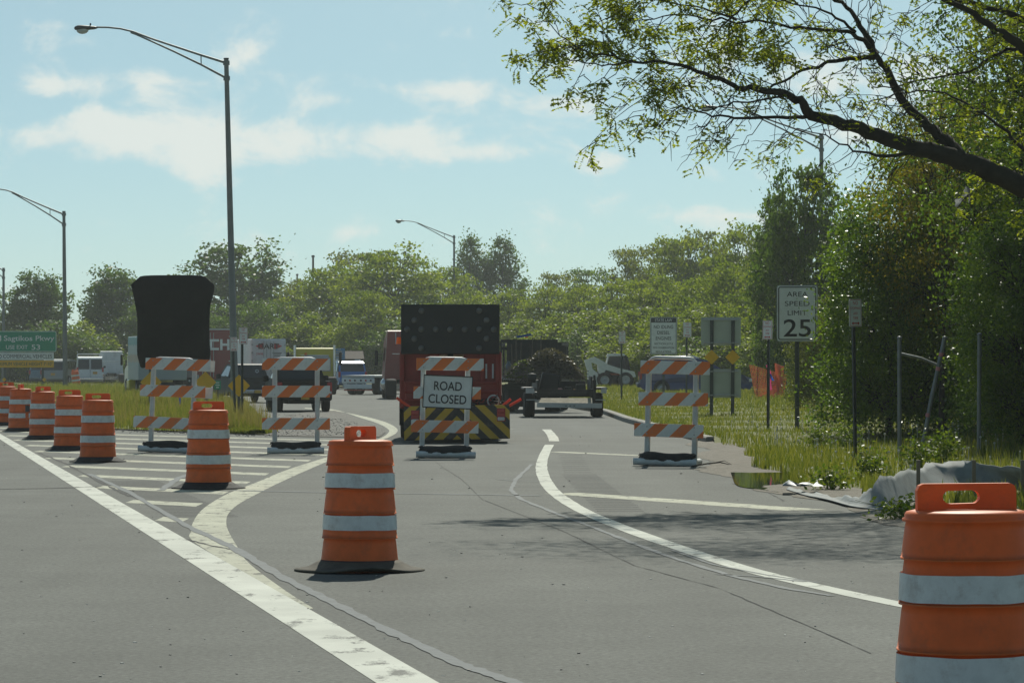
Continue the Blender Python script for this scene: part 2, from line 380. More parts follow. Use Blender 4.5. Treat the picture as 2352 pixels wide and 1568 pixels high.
# base ground: gently sampled so that it reaches past everything
g = MB(); gx = [-380,-120,-40,0,40,120,380]; gy = [-80,0,80,160,240,320,420,560,760]
g.add([(x,y,-.03) for y in gy for x in gx], [(j*7+i, j*7+i+1, (j+1)*7+i+1, (j+1)*7+i) for j in range(len(gy)-1) for i in range(6)])
tag(g.build('ground', grass_floor), kind='structure')

ys = list(np.concatenate([np.linspace(-20, 120, 71), np.linspace(124, 262, 30)]))
road = strip([(-300, y) for y in ys], [(float(Xr(y)) + (.12*math.sin(y*1.7)+.06*math.sin(y*5.1) if y < 62 else 0), y) for y in ys], 0.0).build('road', asphalt)
tag(road, kind='structure')

# painted lines (parts of the road)
def G(pts): return [gp(*p) for p in pts]
edY = list(np.linspace(-15, 215, 60))
strip([(-.67-.190*(y-16.38), y) for y in edY], [(-.358-.192*(y-16.38), y) for y in edY], .0026).build('edge_line', paint_w, road)
gR = [(720,1396),(658,1357),(573,1293.5),(543,1251),(524,1217),(520,1197),(525,1179),(547,1158),(594,1132),(658,1100.5),(760,1056),(830,1030),(888,1006),(910,994),(911,983),(885,969),(835,955.5),(770,943.5),(700,938)]
gL = [(700,1400),(560,1315),(445,1243),(439,1220),(442,1203),(456,1179),(480,1158),(526,1132),(590,1107),(658,1079),(755,1048),(825,1024),(876,1005),(893,992),(890,984),(868,972),(828,959),(768,940.5),(700,936)]
strip(G(smooth_px(gL)), G(smooth_px(gR)), .0014).build('gore_line', paint_y, road)
_gl = sorted([(p[1], p[0]) for p in G(smooth_px(gL[2:14]))]); _gy = [p[0] for p in _gl]; _gx = [p[1] for p in _gl]
for k in range(13):
    Y0 = 34.2 + 3.42*k; A = []; B = []
    for X in np.arange(-18, 3, .1):
        Y = Y0 - 1.11*(X+4)
        if X > -.358-.192*(Y-16.38)+.05 and X < np.interp(Y, _gy, _gx)-.02 and Y + 1.42*(X+5.5) < 72.2:
            w = .42*(1+rnd.uniform(-.06,.06)); A.append((X, Y-w)); B.append((X, Y+w))
    if len(A) > 2: strip(A, B, .0012).build('hatch_line', paint_y, road)
ramp = smooth_px([(1262,1021),(1252,1040),(1245,1060),(1244,1078),(1251,1100),(1268,1125),(1300,1150),(1350,1178),(1440,1215),(1550,1254),(1700,1302),(1850,1340),(2070,1388),(2352,1440),(2700,1492)])
ribbon(G(ramp), .175, .0026, jag=.05).build('edge_line', paint_w, road)
ribbon(G(smooth_px([(1255,986),(1263,994),(1270,1004),(1273,1013)])), .21, .0026, jag=.06).build('edge_line', paint_w, road)
for a, b, w in (((1292,1132),(1855,1171),.52), ((1268,1037),(1478,1046),.34)):
    ribbon(dense(G([a,b]), 24), w, .0014, jag=.06).build('shoulder_line', paint_y, road)
ribbon(dense(G([(960,988),(1180,985)]), 14), .16, .0014, jag=.2).build('shoulder_line', paint_y, road)
# sealed and open cracks
for pts, w, mm in (([(205,1088),(300,1132),(430,1208),(545,1262),(650,1326),(780,1391),(900,1452),(1050,1522),(1190,1570)], .085, seal_m),
                   ([(1222,1066),(1186,1100),(1173,1125),(1196,1146),(1270,1176),(1350,1206),(1450,1246),(1560,1286),(1680,1322),(1800,1350),(1910,1368)], .06, seal_m),
                   ([(1540,1262),(1640,1297),(1760,1320),(1880,1338)], .035, seal_m), ([(1640,1318),(1740,1324),(1850,1336)], .05, seal_m),
                   ([(530,1126),(760,1131),(1000,1134),(1240,1138)], .16, seal_m), ([(-60,1124),(120,1121),(230,1117)], .12, crack_m), ([(370,1126),(410,1098),(440,1086)], .1, seal_m),
                   ([(1140,1100),(1180,1104),(1250,1106)], .05, seal_m),
                   ([(90,1040),(150,1064),(210,1096),(270,1126),(300,1140)], .05, crack_m), ([(430,1238),(480,1252),(540,1262),(600,1300)], .03, crack_m),
                   ([(1113,1149),(1302,1223),(1456,1298),(1654,1351),(1830,1426),(2000,1500)], .009, crack_m), ([(1680,1110),(1760,1128),(1800,1150)], .02, crack_m),
                   ([(1000,1060),(1020,1075),(1060,1100),(1110,1148)], .008, crack_m)):
    ribbon(dense(G(pts), 10, .006), w, .0042 if mm is seal_m else .0034, jag=.3 if mm is seal_m else .8).build('crack_seal' if mm is seal_m else 'crack', mm, road)
# milled rumble grooves, far too fine to pick apart
groove = mat('groove', (.055,.055,.053), rough=.95)
for (p0, p1, w, n) in (((1330,1090),(1430,1178),.5,26), ((300,1105),(470,1190),.75,30), ((1310,1045),(1330,1090),.4,10)):
    (x0,y0), (x1,y1) = gp(*p0), gp(*p1); mb = MB()
    for i in range(n):
        t = i/n; x = x0+(x1-x0)*t; y = y0+(y1-y0)*t
        strip([(x-w/2,y),(x+w/2,y)], [(x-w/2,y+.13),(x+w/2,y+.13)], .0009, mb)
    tag(mb.build('rumble_strip', groove, road), kind='stuff')
# little chips and grit lying on the asphalt
mb = MB()
for i in range(170):
    px, py = rnd.uniform(-50, 2400), 990 + 570*rnd.random()**1.3
    x, y = gp(px, py)
    if x > float(Xr(y))-.05 or y > 95: continue
    s = rnd.uniform(.004, .012)*(1 + (y > 40)*.8); mb.box((x,y,s*.3), (s*rnd.uniform(.6,2), s*rnd.uniform(.6,1.6), s*.6), rot=(0,0,rnd.uniform(0,3)))
tag(mb.build('road_grit', mat('grit', (.24,.22,.19), var=.4), fix=False), 'loose grit and chips scattered over the asphalt', 'grit', kind='stuff')

mb = MB()
for i in range(140):
    x, y = gp(rnd.uniform(0, 2300), 1060 + 500*rnd.random())
    if x > float(Xr(y))-.05: continue
    s = rnd.uniform(.003, .008); mb.box((x,y,s*.3), (s*rnd.uniform(1,3), s*rnd.uniform(.6,1.6), s*.5), rot=(0,0,rnd.uniform(0,3)))
tag(mb.build('pale_flecks', mat('fleck', (.6,.6,.55), var=.3), fix=False), 'pale stone flecks scattered over the asphalt', 'flecks', kind='stuff')
# gravel wedge between island and ramp line
gw = G([(606,1000),(700,1003),(800,1004),(872,1004),(886,993),(884,984),(862,974),(826,962),(768,943),(690,948),(625,965),(604,985)])
mb = MB(); mb.add([(x,y,.014) for x,y in gw], [tuple(range(len(gw)))])
grv = tag(mb.build('gravel_patch', gravel_m), kind='structure')
mb = MB()
for i in range(1500):
    px, py = rnd.uniform(600, 885), rnd.uniform(948, 1004)
    if px > 868-(1004-py)*1.6 or px > 640 and py > 1001 or py < 952+max(0,px-700)*.14 or py < 1003-(px-600)*.25 and px < 640: continue
    x, y = gp(px, py); s = rnd.uniform(.008,.022); mb.box((x,y,.014+s*.3), (s*1.3,s*1.5,s*.7), rot=(rnd.uniform(-.3,.3),0,rnd.uniform(0,3)))
for i in range(170):
    x = -5.6 - 4.2*rnd.random(); y = 73.3+(-5.6-x)*1.48 + rnd.gauss(-.6,.6); s = rnd.uniform(.01,.03); mb.box((x,y,s*.3), (s*1.3,s*1.5,s*.7), rot=(0,0,rnd.uniform(0,3)))
tag(mb.build('loose_gravel', mat('gravel_stone', (.30,.285,.25), var=.45, scale=30), fix=False), 'loose gray gravel at the tip of the grass island', 'gravel', kind='stuff')

# island and verge sheets
def sheet(name, rows, m):
    n = len(rows[0]); v = np.array(rows, dtype=np.float32).reshape(-1,3); k = len(rows)
    idx = np.arange(k*n).reshape(k,n); f = np.stack([idx[:-1,:-1], idx[:-1,1:], idx[1:,1:], idx[1:,:-1]], -1).reshape(-1,4)
    me = np_mesh(name, v, f); me.polygons.foreach_set('use_smooth', [True]*len(me.polygons)); return link(name, me, m)
rows = []
for y in np.concatenate([np.linspace(73.3, 100, 40), np.linspace(102, 262, 60)]):
    l, r = isl(y); xs = np.linspace(l, r, 22); rows.append([(x, y, z) for x, z in zip(xs, hi(xs, np.full(22, y)))])
tag(sheet('grass_island', rows, verge_floor), kind='structure')
ds = np.array([0,.15,.35,.6,1,1.5,2.2,3,4,5.5,7.5,10,14,20,30,50,90])
rows = []
for y in np.concatenate([np.linspace(22, 120, 140), np.linspace(122, 262, 50)]):
    x0 = float(Xr(y)); rows.append([(x0+d, y, float(hv(d, y))) for d in ds])
tag(sheet('grass_verge', rows, verge_floor), kind='structure')
# kerb along the verge, ends at the muddy gap
mb = MB(); ky = list(np.linspace(65.6, 150, 60)); sec = [(-.16,0),(-.16,.11),(-.13,.135),(0,.137),(.02,.10)]
vs_ = [(float(Xr(y))+dx, y, z) for y in ky for dx, z in sec]; n = len(sec)
mb.add(vs_, [(j*n+i, j*n+i+1, (j+1)*n+i+1, (j+1)*n+i) for j in range(len(ky)-1) for i in range(n-1)] + [tuple(range(n))])
tag(mb.build('kerb', conc), kind='structure')
# mud along the broken pavement edge
A = []; B = []
for y in np.linspace(29, 67, 90):
    x0 = float(Xr(y)); A.append((x0-.28-.18*math.sin(y*.8)-rnd.uniform(0,.12), y)); B.append((x0+.55+.2*math.sin(y*1.1)+rnd.uniform(0,.12), y))
mb = MB(); n = len(A)
mids = [((a[0]*.45+b[0]*.55), a[1]) for a, b in zip(A,B)]
mb.add([(x,y,.005) for x,y in A]+[(x,y,.055-.06*math.exp(-((y-45.5)/4.2)**2)) for x,y in mids]+[(x,y,.045-.05*math.exp(-((y-45.5)/4.2)**2)) for x,y in B], [(i,i+1,n+i+1,n+i) for i in range(n-1)]+[(n+i,n+i+1,2*n+i+1,2*n+i) for i in range(n-1)], True)
tag(mb.build('mud_edge', dirt_m), kind='structure')
# puddle
pud = smooth_px([(1674,1072),(1700,1061),(1752,1066),(1806,1080),(1846,1104),(1864,1128),(1838,1138),(1790,1132),(1740,1124),(1694,1116),(1682,1096),(1674,1072)])[:-1]
mb = MB(); mb.add([(x,y,.010) for x,y in G(pud)], [tuple(range(len(pud)))])
wm = mat('puddle_water', (.02,.022,.016), rough=.03, var=.1, spec=.6); tag(mb.build('puddle', wm), kind='structure')

# ---------------------------------------------------------------- grass blades, weeds
grass_b = leaf_mat('grass_blade', (.060,.095,.016), (.20,.205,.055), transl=.45, gloss=.2)
grass_dry = leaf_mat('grass_seed', (.12,.11,.05), (.22,.20,.10), transl=.4, gloss=.2)
npr = np.random.default_rng(5)
def blades(name, xyz, h, w, label, cat, m, lean=.35):
    n = len(xyz); a = npr.uniform(0, 2*np.pi, n); hh = h*npr.uniform(.45, 1.25, n)
    dx = np.stack([np.cos(a), np.sin(a)*.4, np.zeros(n)], 1)*(w*npr.uniform(.6,1.4,n))[:,None]/2
    b = npr.uniform(0, 2*np.pi, n); tip = np.stack([np.cos(b)*hh*lean*npr.uniform(0,1.3,n), np.sin(b)*hh*lean*npr.uniform(0,1.3,n), hh], 1)
    mid = xyz + tip*np.array([.35,.35,.55]); v = np.stack([xyz-dx, xyz+dx, mid+dx*.8, xyz+tip, mid-dx*.8], 1).reshape(-1,3)
    i = np.arange(n)*5; f = np.stack([i,i+1,i+2,i+4], 1); f2 = np.stack([i+4,i+2,i+3,i+3], 1)
    quads = np.concatenate([f, np.stack([i+4,i+2,i+3,i+3],1)[:0]]); tri = np.stack([i+4,i+2,i+3],1)
    allf = np.concatenate([np.stack([i,i+1,i+2],1), np.stack([i,i+2,i+4],1), tri]); t = npr.uniform(0,1,n); 
    me = np_mesh(name, v, allf, np.concatenate([t,t,t])); me.materials.append(m)
    return tag(link(name, me, None), label, cat, kind='stuff')
n = 70000; y = 28 + 145*npr.random(n)**1.4; d = 11*npr.random(n)**1.4 + .12; d = np.where(y < 62, d+.45+.2*np.sin(y*1.1), d)
patch = np.sin(y*.6+d)*np.sin(d*1.3+y*.21); x = Xr(y)+d
blades('verge_grass', np.stack([x,y,hv(d,y)-.01],1), .11+.04*patch+.09*sstep((66-y)/12)+.07*sstep((d-3)/3), .018+.016*sstep((y-70)/80), 'rough green grass on the verge beside the kerb', 'grass', grass_b)
n = 40000; y = 73.6 + 130*npr.random(n)**1.9; l, r = isl(y); x = l + (r-l)*npr.random(n)
edge = np.minimum(np.minimum(x-l, r-x), (y-73.3)*.7)
blades('island_grass', np.stack([x,y,hi(x,y)-.01],1), .10+.22*sstep(edge/1.6), .022, 'long green grass covering the island between the roads', 'grass', grass_b)
n = 3500; y = 75 + 60*npr.random(n)**1.5; l, r = isl(y); x = l + (r-l)*npr.random(n)
blades('island_seed_heads', np.stack([x,y,hi(x,y)-.01],1), .52, .012, 'pale dry seed stalks rising from the island grass', 'grass', grass_dry, .2)
# dandelion clocks on the verge
mb = MB()
for i in range(170):
    y = 38 + 34*rnd.random(); d = 1.0 + 4.5*rnd.random()**1.2; x = float(Xr(y))+d; z = float(hv(d,y)); hh = rnd.uniform(.16,.34)
    mb.ball((x,y,z+hh), rnd.uniform(.012,.021), 6); mb.tube([(x,y,z-.02),(x,y,z+hh)], .004, 3, caps=False)
tag(mb.build('dandelion_clocks', mat('dandelion_white', (.62,.62,.56), rough=.9), fix=False), 'white dandelion seed heads dotted over the verge grass', 'dandelions', kind='stuff')
# ---------------------------------------------------------------- traffic drums
orange_p = mat('orange_plastic', (.86,.20,.045), rough=.5, var=.14, scale=7, dirt=((.42,.14,.06),.5), transl=.22)
sheet_w = mat('retro_white', (.72,.75,.73), rough=.38, var=.12, scale=14, dirt=((.30,.22,.17),.45))
rubber = mat('rubber', (.030,.030,.029), rough=.85, var=.3, scale=9, bump=.3, dirt=((.10,.09,.075),.8))
rubber_t = mat('rubber_dusty', (.11,.098,.075), rough=.9, var=.35, scale=5, bump=.3, dirt=((.045,.042,.036),.8))
def drum_rad(z): return .2925 - .0475*(z-.05)/.93
def drum_mesh():
    rings = [.05,.249,.438,.623,.803,.955]; prof = []
    for a, b in zip(rings[:-1], rings[1:]):
        n = 5
        for i in range(n): z = a + (b-a)*i/n; prof.append((drum_rad(z) + .006 - .012*i/n, z))
        prof.append((drum_rad(b)-.007, b-.004)); prof.append((drum_rad(b)+.008, b-.002)); prof.append((drum_rad(b)+.008, b+.008))
    prof += [(.243,.968),(.246,.978),(.238,.990),(.21,.996),(.12,1.0),(.004,1.0)]
    return MB().lathe(prof, 40)
def band_mesh(z0, z1, tear=False):
    n = 40; mb = MB(); vs = []; fs = []
    for k in (0,1,2):
        for j in range(n):
            a = 2*math.pi*j/n; z = z0+(z1-z0)*k/2 + (.0012*math.sin(j*.7+z0*50)+.0008*math.sin(j*1.3) if k != 1 else 0); r = drum_rad(z)+.0085
            vs.append((r*math.cos(a), r*math.sin(a), z))
    for k in (0,1):
        for j in range(n):
            if tear and (j in (29,30,33) or (k == 1 and j in (31,28)) or j in (24,25)): continue
            fs.append((k*n+j, k*n+(j+1)%n, (k+1)*n+(j+1)%n, (k+1)*n+j))
    return mb.add(vs, fs, True)
def handle_mesh():
    "flat lug across the lid with an oval hole"
    out = [(-.20,.985),(-.20,1.075),(-.192,1.094),(-.175,1.102),(.175,1.102),(.192,1.094),(.20,1.075),(.20,.985)]
    hole = [(-.045+.055*math.cos(a)*.6-.02*(math.cos(a)<0)+.065*(math.cos(a)>0), 1.048+.027*math.sin(a)) for a in [2*math.pi*i/16 for i in range(16)]]
    bm = bmesh.new(); bw = .024
    def ring(pts, y): return [bm.verts.new((p[0], y, p[1])) for p in pts]
    for y in (-bw, bw):
        vo = ring(out, y); vh = ring(hole, y)
        es = [bm.edges.new((v[i], v[(i+1) % len(v)])) for v in (vo, vh) for i in range(len(v))]
        bmesh.ops.triangle_fill(bm, use_beauty=True, edges=es)
        if y < 0: v0, h0 = vo, vh
    for a, b in ((v0, vo), (h0, vh)):
        for i in range(len(a)): bm.faces.new((a[i], a[(i+1)%len(a)], b[(i+1)%len(a)], b[i]))
    bmesh.ops.recalc_face_normals(bm, faces=bm.faces); me = bpy.data.meshes.new('handle'); bm.to_mesh(me); bm.free(); return me
def base_mesh(R0, curl, seed, h=.085):
    r = random.Random(seed); n = 48; vs = []; fs = []; ph = r.uniform(0,6)
    prof = [(.285,.05),(.30,h),(.335,h*.75),(.40,h*.35),(R0*.93,.02),(R0,.012),(R0,.001),(.30,.001)]
    for k, (rr, z) in enumerate(prof):
        for j in range(n):
            a = 2*math.pi*j/n; lift = curl*max(0, math.cos(a*2-ph))**2*((rr-.3)/(R0-.3))**2
            vs.append((rr*math.cos(a), rr*math.sin(a), z+lift))
    for k in range(len(prof)-1):
        for j in range(n): fs.append((k*n+j, k*n+(j+1)%n, (k+1)*n+(j+1)%n, (k+1)*n+j))
    return MB().add(vs, fs, True)
_dm = {'body': drum_mesh().mesh('body'), 'hi': band_mesh(.637,.747).mesh('band'), 'lo': band_mesh(.314,.426).mesh('band'), 'torn': band_mesh(.314,.426,True).mesh('band'), 'handle': handle_mesh()}
stain = mat('drum_stain', (.07,.075,.075), rough=.8)
def drum(px, py, label, turn, base=.44, curl=.0, seed=1, m=rubber, torn=False, lean=(0,0), group='orange traffic drums'):
    x, y = gp(px, py); t = thing('traffic_drum', label, 'traffic drum', (x,y,iz(x,y) if y > 130 else 0), 0, group); t.rotation_euler = (lean[0], lean[1], R(turn))
    link('body', _dm['body'], orange_p, t); link('reflective_band', _dm['hi'], sheet_w, t); link('reflective_band', _dm['torn' if torn else 'lo'], sheet_w, t)
    link('handle', _dm['handle'], orange_p, t); base_mesh(base, curl, seed).build('base', m, t)
    if torn:
        for j0, j1, z0, z1 in ((36,38,.47,.60),(24,27,.44,.62)):
            mb = MB()
            for j in range(j0, j1):
                a, b = 2*math.pi*j/40, 2*math.pi*(j+1)/40; r = drum_rad(.53)+.010
                mb.add([(r*math.cos(a),r*math.sin(a),z0+rnd.uniform(0,.03)),(r*math.cos(b),r*math.sin(b),z0+rnd.uniform(0,.03)),(r*math.cos(b),r*math.sin(b),z1-rnd.uniform(0,.04)),(r*math.cos(a),r*math.sin(a),z1)],[(0,1,2,3)])
            mb.build('scuff', stain, t)
    return t
drum(2222, 1741, 'orange traffic drum standing in front of the gray silt fence', 4, .44, 0, 2, lean=(0,R(-.4)))
drum(826, 1309, 'orange drum on a wide curled rubber base, alone on the ramp', 62, .50, .035, 3, rubber_t, lean=(0,R(.6)))
drum(479, 1121, 'orange drum standing at the gore tip beside the curved line', 18, .47, .0, 4)
drum(225, 1060, 'orange drum first in the row along the edge line, next to the gore', 6, .46, .02, 5)
drum(160, 1033, 'orange drum second in the row along the edge line', 14, .45, .01, 6)
drum(99, 1008, 'orange drum third in the row along the edge line, handle half turned', 52, .44, .02, 7)
drum(48, 990, 'battered orange drum with a torn lower white band', 84, .44, .02, 8, torn=True)
drum(14, 976, 'orange drum last in the row along the edge line, beside the torn one', 12, .44, 0, 9)
drum(176, 889, 'small orange drum leaning in the grass beside the white van', 10, .40, 0, 10, lean=(0,R(-7)))

# ---------------------------------------------------------------- barricades
white_p = mat('white_plastic', (.66,.68,.66), rough=.5, var=.15, scale=6, dirt=((.38,.34,.28),.5))
bag_m = mat('sandbag_black', (.022,.022,.022), rough=.75, var=.4, scale=8, bump=.5)
def stripe_mat(name, ca, cb, period, slope, wear=.5):
    m = bpy.data.materials.new(name); m.use_nodes = True; nt = m.node_tree; N = nt.nodes; L = nt.links; b = N['Principled BSDF']; b.inputs['Roughness'].default_value = .4
    tc = N.new('ShaderNodeTexCoord'); sp = N.new('ShaderNodeSeparateXYZ'); L.new(tc.outputs['Object'], sp.inputs[0])
    at_ = N.new('ShaderNodeAttribute'); at_.attribute_type = 'OBJECT'; at_.attribute_name = 'phase'
    def mm(op, a, c):
        n = N.new('ShaderNodeMath'); n.operation = op
        for i, v in enumerate((a,c)):
            if isinstance(v,(int,float)): n.inputs[i].default_value = v
            else: L.new(v, n.inputs[i])
        return n.outputs[0]
    xx = mm('ABSOLUTE', sp.outputs[0], 0) if slope == 'V' else sp.outputs[0]
    k = 1.0 if slope == 'V' else -slope
    t = mm('FRACT', mm('ADD', mm('DIVIDE', mm('ADD', xx, mm('MULTIPLY', sp.outputs[2], k)), period), mm('ADD', at_.outputs['Fac'], 10.0)), 0)
    sel = mm('GREATER_THAN', t, .5)
    nz = N.new('ShaderNodeTexNoise'); nz.inputs['Scale'].default_value = 9; nz.inputs['Detail'].default_value = 7; nz.inputs['Roughness'].default_value = .7; L.new(tc.outputs['Object'], nz.inputs['Vector'])
    r = N.new('ShaderNodeMapRange'); r.inputs['From Min'].default_value = .5; r.inputs['From Max'].default_value = .75; r.inputs['To Max'].default_value = wear; L.new(nz.outputs[0], r.inputs['Value'])
    mx = N.new('ShaderNodeMix'); mx.data_type = 'RGBA'; L.new(sel, mx.inputs['Factor']); mx.inputs[6].default_value = (*ca,1); mx.inputs[7].default_value = (*cb,1)
    m2 = N.new('ShaderNodeMix'); m2.data_type = 'RGBA'; L.new(r.outputs[0], m2.inputs['Factor']); L.new(mx.outputs[2], m2.inputs[6]); m2.inputs[7].default_value = (.33,.29,.24,1)
    L.new(m2.outputs[2], b.inputs['Base Color']); MATS[name] = m; return m
rail_m = stripe_mat('rail_stripes', (.74,.76,.73), (.86,.20,.035), .43, 1.0, .3)
black_ink = mat('ink_black', (.025,.025,.027), rough=.5); red_ink = mat('ink_red', (.55,.05,.05), rough=.5)
sign_w = mat('sign_white', (.80,.83,.80), rough=.35, var=.08, scale=5, dirt=((.42,.40,.36),.4))
alu = mat('sign_aluminium', (.46,.48,.47), rough=.5, metal=.35, var=.15)
def barricade(px, py, label, turn, w=1.18, rz=(.42,.99,1.47), off=(0,0,0), phases=(.1,.45,.2), lean=0., extra=None):
    x, y = gp(px, py); t = thing('barricade', label, 'barricade', (x,y,0), R(turn), 'striped barricades across the ramp'); t.rotation_euler = (0, R(lean), R(turn))
    hx = .375
    for sx in (-1,1):
        mb = MB(); mb.box((sx*hx,0,.80), (.085,.06,1.50), bev=.012)
        for dx in (-.024,.024): mb.box((sx*hx+dx, -.032, .78), (.010,.008,1.40))
        mb.build('post', white_p, t)
        MB().tube([(sx*hx,-.42,.055),(sx*hx,.42,.055)], .052, 10).build('foot', white_p, t)
    MB().tube([(-.50,-.42,.058),(.50,-.42,.058)], .056, 12).build('foot_bar', white_p, t)
    arch = [(-hx,0,1.5)] + [(-hx+.11*(1-math.cos(a)), 0, 1.56+.11*math.sin(a)) for a in (0,R(30),R(60),R(90))] + [(hx-.11*(1-math.cos(a)), 0, 1.56+.11*math.sin(a)) for a in (R(90),R(60),R(30),0)] + [(hx,0,1.5)]
    MB().tube(arch, .028, 8).build('top_handle', white_p, t)
    for i, z in enumerate(rz):
        r = MB().box((0,0,0), (w,.022,.205), bev=.006).build('striped_rail', rail_m, t); r.location = (off[i], -.052, z+.1); r['phase'] = phases[i]; r.rotation_euler = (0, R(rnd.uniform(-.7,.7)), 0)
        mb = MB()
        for sx in (-1,1):
            for dz in (.045,.155): mb.lathe([(.001,-.011),(.011,-.009),(.011,0)], 8, 'Y', (sx*hx, -.064, z+dz))
        tag(mb.build('bolts', alu, t), kind='stuff')
    # sagging black sandbag over the foot bar, ragged corners
    n, k = 22, 9; vs = []; r_ = random.Random(int(px))
    for i in range(n+1):
        u = -1+2*i/n
        for j in range(k):
            a = math.pi*j/(k-1); bulge = 1-.5*abs(u)**6
            vs.append((u*.44+.02*math.sin(j*2+i), -.27+.20*math.cos(a)*(-1)*bulge + .008*math.sin(i*1.1+j), .085+.125*math.sin(a)**.6*bulge+.012*math.sin(i*.33+px)+(.05*max(0,abs(u)-.8)/.2)*(r_.random())))
    MB().add(vs, [(i*k+j, i*k+j+1, (i+1)*k+j+1, (i+1)*k+j) for i in range(n) for j in range(k-1)], True).build('sandbag', bag_m, t)
    return t
b1 = barricade(393, 1038, 'leaning striped barricade in front of the black covered sign', -7, off=(-.10,.0,.08), phases=(.55,.35,.9), lean=2.2, w=1.19)
b2 = barricade(680, 1040, 'striped barricade in front of the black pickup truck', 3, phases=(.40,.05,.90), w=1.2)
b3 = barricade(1020, 1050, 'striped barricade carrying the ROAD CLOSED sign', 5, off=(.0,.03,.07), phases=(.85,.35,.05), lean=1.0, w=1.14)
b4 = barricade(1540, 1068, 'striped barricade near the kerb beside the muddy verge', -14, off=(-.03,.03,.05), phases=(.25,.6,.75), lean=1.3, w=1.10, rz=(.44,.93,1.42))
# second short panel ends behind the first barricade
for z in (1.0,1.48): r = MB().box((0,0,0), (.3,.02,.2)).build('rear_panel', sheet_w, b1); r.location = (.57 if z > 1.2 else .55, .06, z+.08); r.rotation_euler = (0,R(1),R(20))
sg = MB().prism(rrect(.83,.545,.012), -.012, .004).build('road_closed_sign', sign_w, b3, fix=True); sg.location = (.035,-.085,1.105); sg.rotation_euler = (0,R(1.6),0)
for i, (w_, h_, zz) in enumerate(((.83,.018,.27),(.83,.018,-.27))): MB().box((0,-.016,zz), (w_,.012,h_)).build('sign_border', black_ink, sg)
for sx in (-1,1): MB().box((sx*.41,-.016,0), (.014,.012,.525)).build('sign_border', black_ink, sg)
text(sg, 'ROAD', 0, .10, .145, black_ink, .47, bold=.012); text(sg, 'CLOSED', 0, -.12, .145, black_ink, .64, bold=.012)

# ---------------------------------------------------------------- road signs
galv = mat('galvanised', (.22,.235,.235), rough=.5, metal=.5, var=.22, scale=5, dirt=((.14,.13,.11),.5))
post_m = mat('sign_post_steel', (.10,.115,.11), rough=.55, metal=.4, var=.25, scale=5)
green_s = mat('sign_green', (.010,.30,.165), rough=.35, var=.1); yel_s = mat('sign_yellow', (.88,.48,.02), rough=.4, var=.1, scale=4, dirt=((.45,.30,.08),.3)); blue_s = mat('sign_blue', (.04,.20,.45), rough=.4, var=.1)
signback = mat('sign_back', (.46,.50,.42), rough=.55, metal=.15, var=.12, scale=2)
ink_w = mat('ink_white', (.85,.87,.85), rough=.4)
dk_panel = mat('sign_dark_panel', (.035,.04,.04), rough=.45)
def gz(x, y):
    if x >= float(Xr(y)): return vz(x, y)
    l, r = isl(y)
    return iz(x, y) if y > 73.3 and l <= x <= r else 0.
def signpost(name, px, py, label, cat='sign', group=None, Y=None):
    if Y is None: x, y = gp(px, py)
    else: y = Y; x = (px-CX)*Y/F
    t = thing(name, label, cat, (x,y,gz(x,y)), 0, group); t['s'] = F/y; return t
def upost(t, x, h, w=.06, lean=0., m=None):
    mb = MB(); s = .3 if h > 1 else 0
    mb.box((0,0,(h-s)/2-.0), (w,.012,h+s)); mb.box((-w/2,-.014,(h-s)/2), (.01,.03,h+s)); mb.box((w/2,-.014,(h-s)/2), (.01,.03,h+s))
    n = int(h/.12); o = mb.build('post', m or post_m, t); o.location = (x,.03,0); o.rotation_euler = (0,R(lean),0); return o
def zpx(t, py): return CAMH + (HY-py)/t['s'] - t.location.z
def xpx(t, px): return (px-CX)/t['s'] - t.location.x
def panel(t, cx, cz, w, h, m, r=.03, name='panel', y=-.01, roty=0.):
    o = MB().prism(rrect(w,h,r), -.004, .004).build(name, m, t); o.location = (cx,y,cz); o.rotation_euler = (0,roty,0); return o
def diamond(t, x, z, hd, y=-.03):
    r = .03; pts = rrect(hd*2**.5, hd*2**.5, .025); o = MB().prism(pts, -.003, .003).build('diamond_marker', yel_s, t); o.location = (x,y,z); o.rotation_euler = (0,R(45),0); return o
def frame(o, w, h, r, m, th, y=-.006, inset=0.):
    "raised border line around a panel"
    a = rrect(w-2*inset, h-2*inset, r); b = rrect(w-2*inset-2*th, h-2*inset-2*th, max(r-th,.004)); n = len(a); mb = MB()
    mb.add([(p[0],y,p[1]) for p in a]+[(p[0],y,p[1]) for p in b], [(i,(i+1)%n,n+(i+1)%n,n+i) for i in range(n)]); return mb.build('border', m, o)
# AREA SPEED LIMIT 25
t = signpost('speed_limit_sign', 1831, 1000, 'white AREA SPEED LIMIT 25 sign on a steel post beside the trees')
upost(t, 0, zpx(t,665), .085); p = panel(t, 0, zpx(t,719.5), .90, 1.235, alu, .05); q = panel(p, 0, 0, .872, 1.205, sign_w, .045, 'face', -.007); frame(q, .872, 1.205, .045, black_ink, .022, -.006, .018)
for s_, z_, h_, w_ in (('AREA',.42,.105,.46),('SPEED',.215,.105,.54),('LIMIT',.01,.105,.42),('25',-.32,.37,.60)): text(q, s_, 0, z_, h_, black_ink, w_, y=-.007, bold=.012 if s_ == '25' else 0)
mb = MB()
for i in range(26): mb.lathe([(.001,0),(.009,0)], 6, 'Y', (0,-.018,.12+i*.09))
tag(mb.build('post_holes', black_ink, t), kind='stuff')
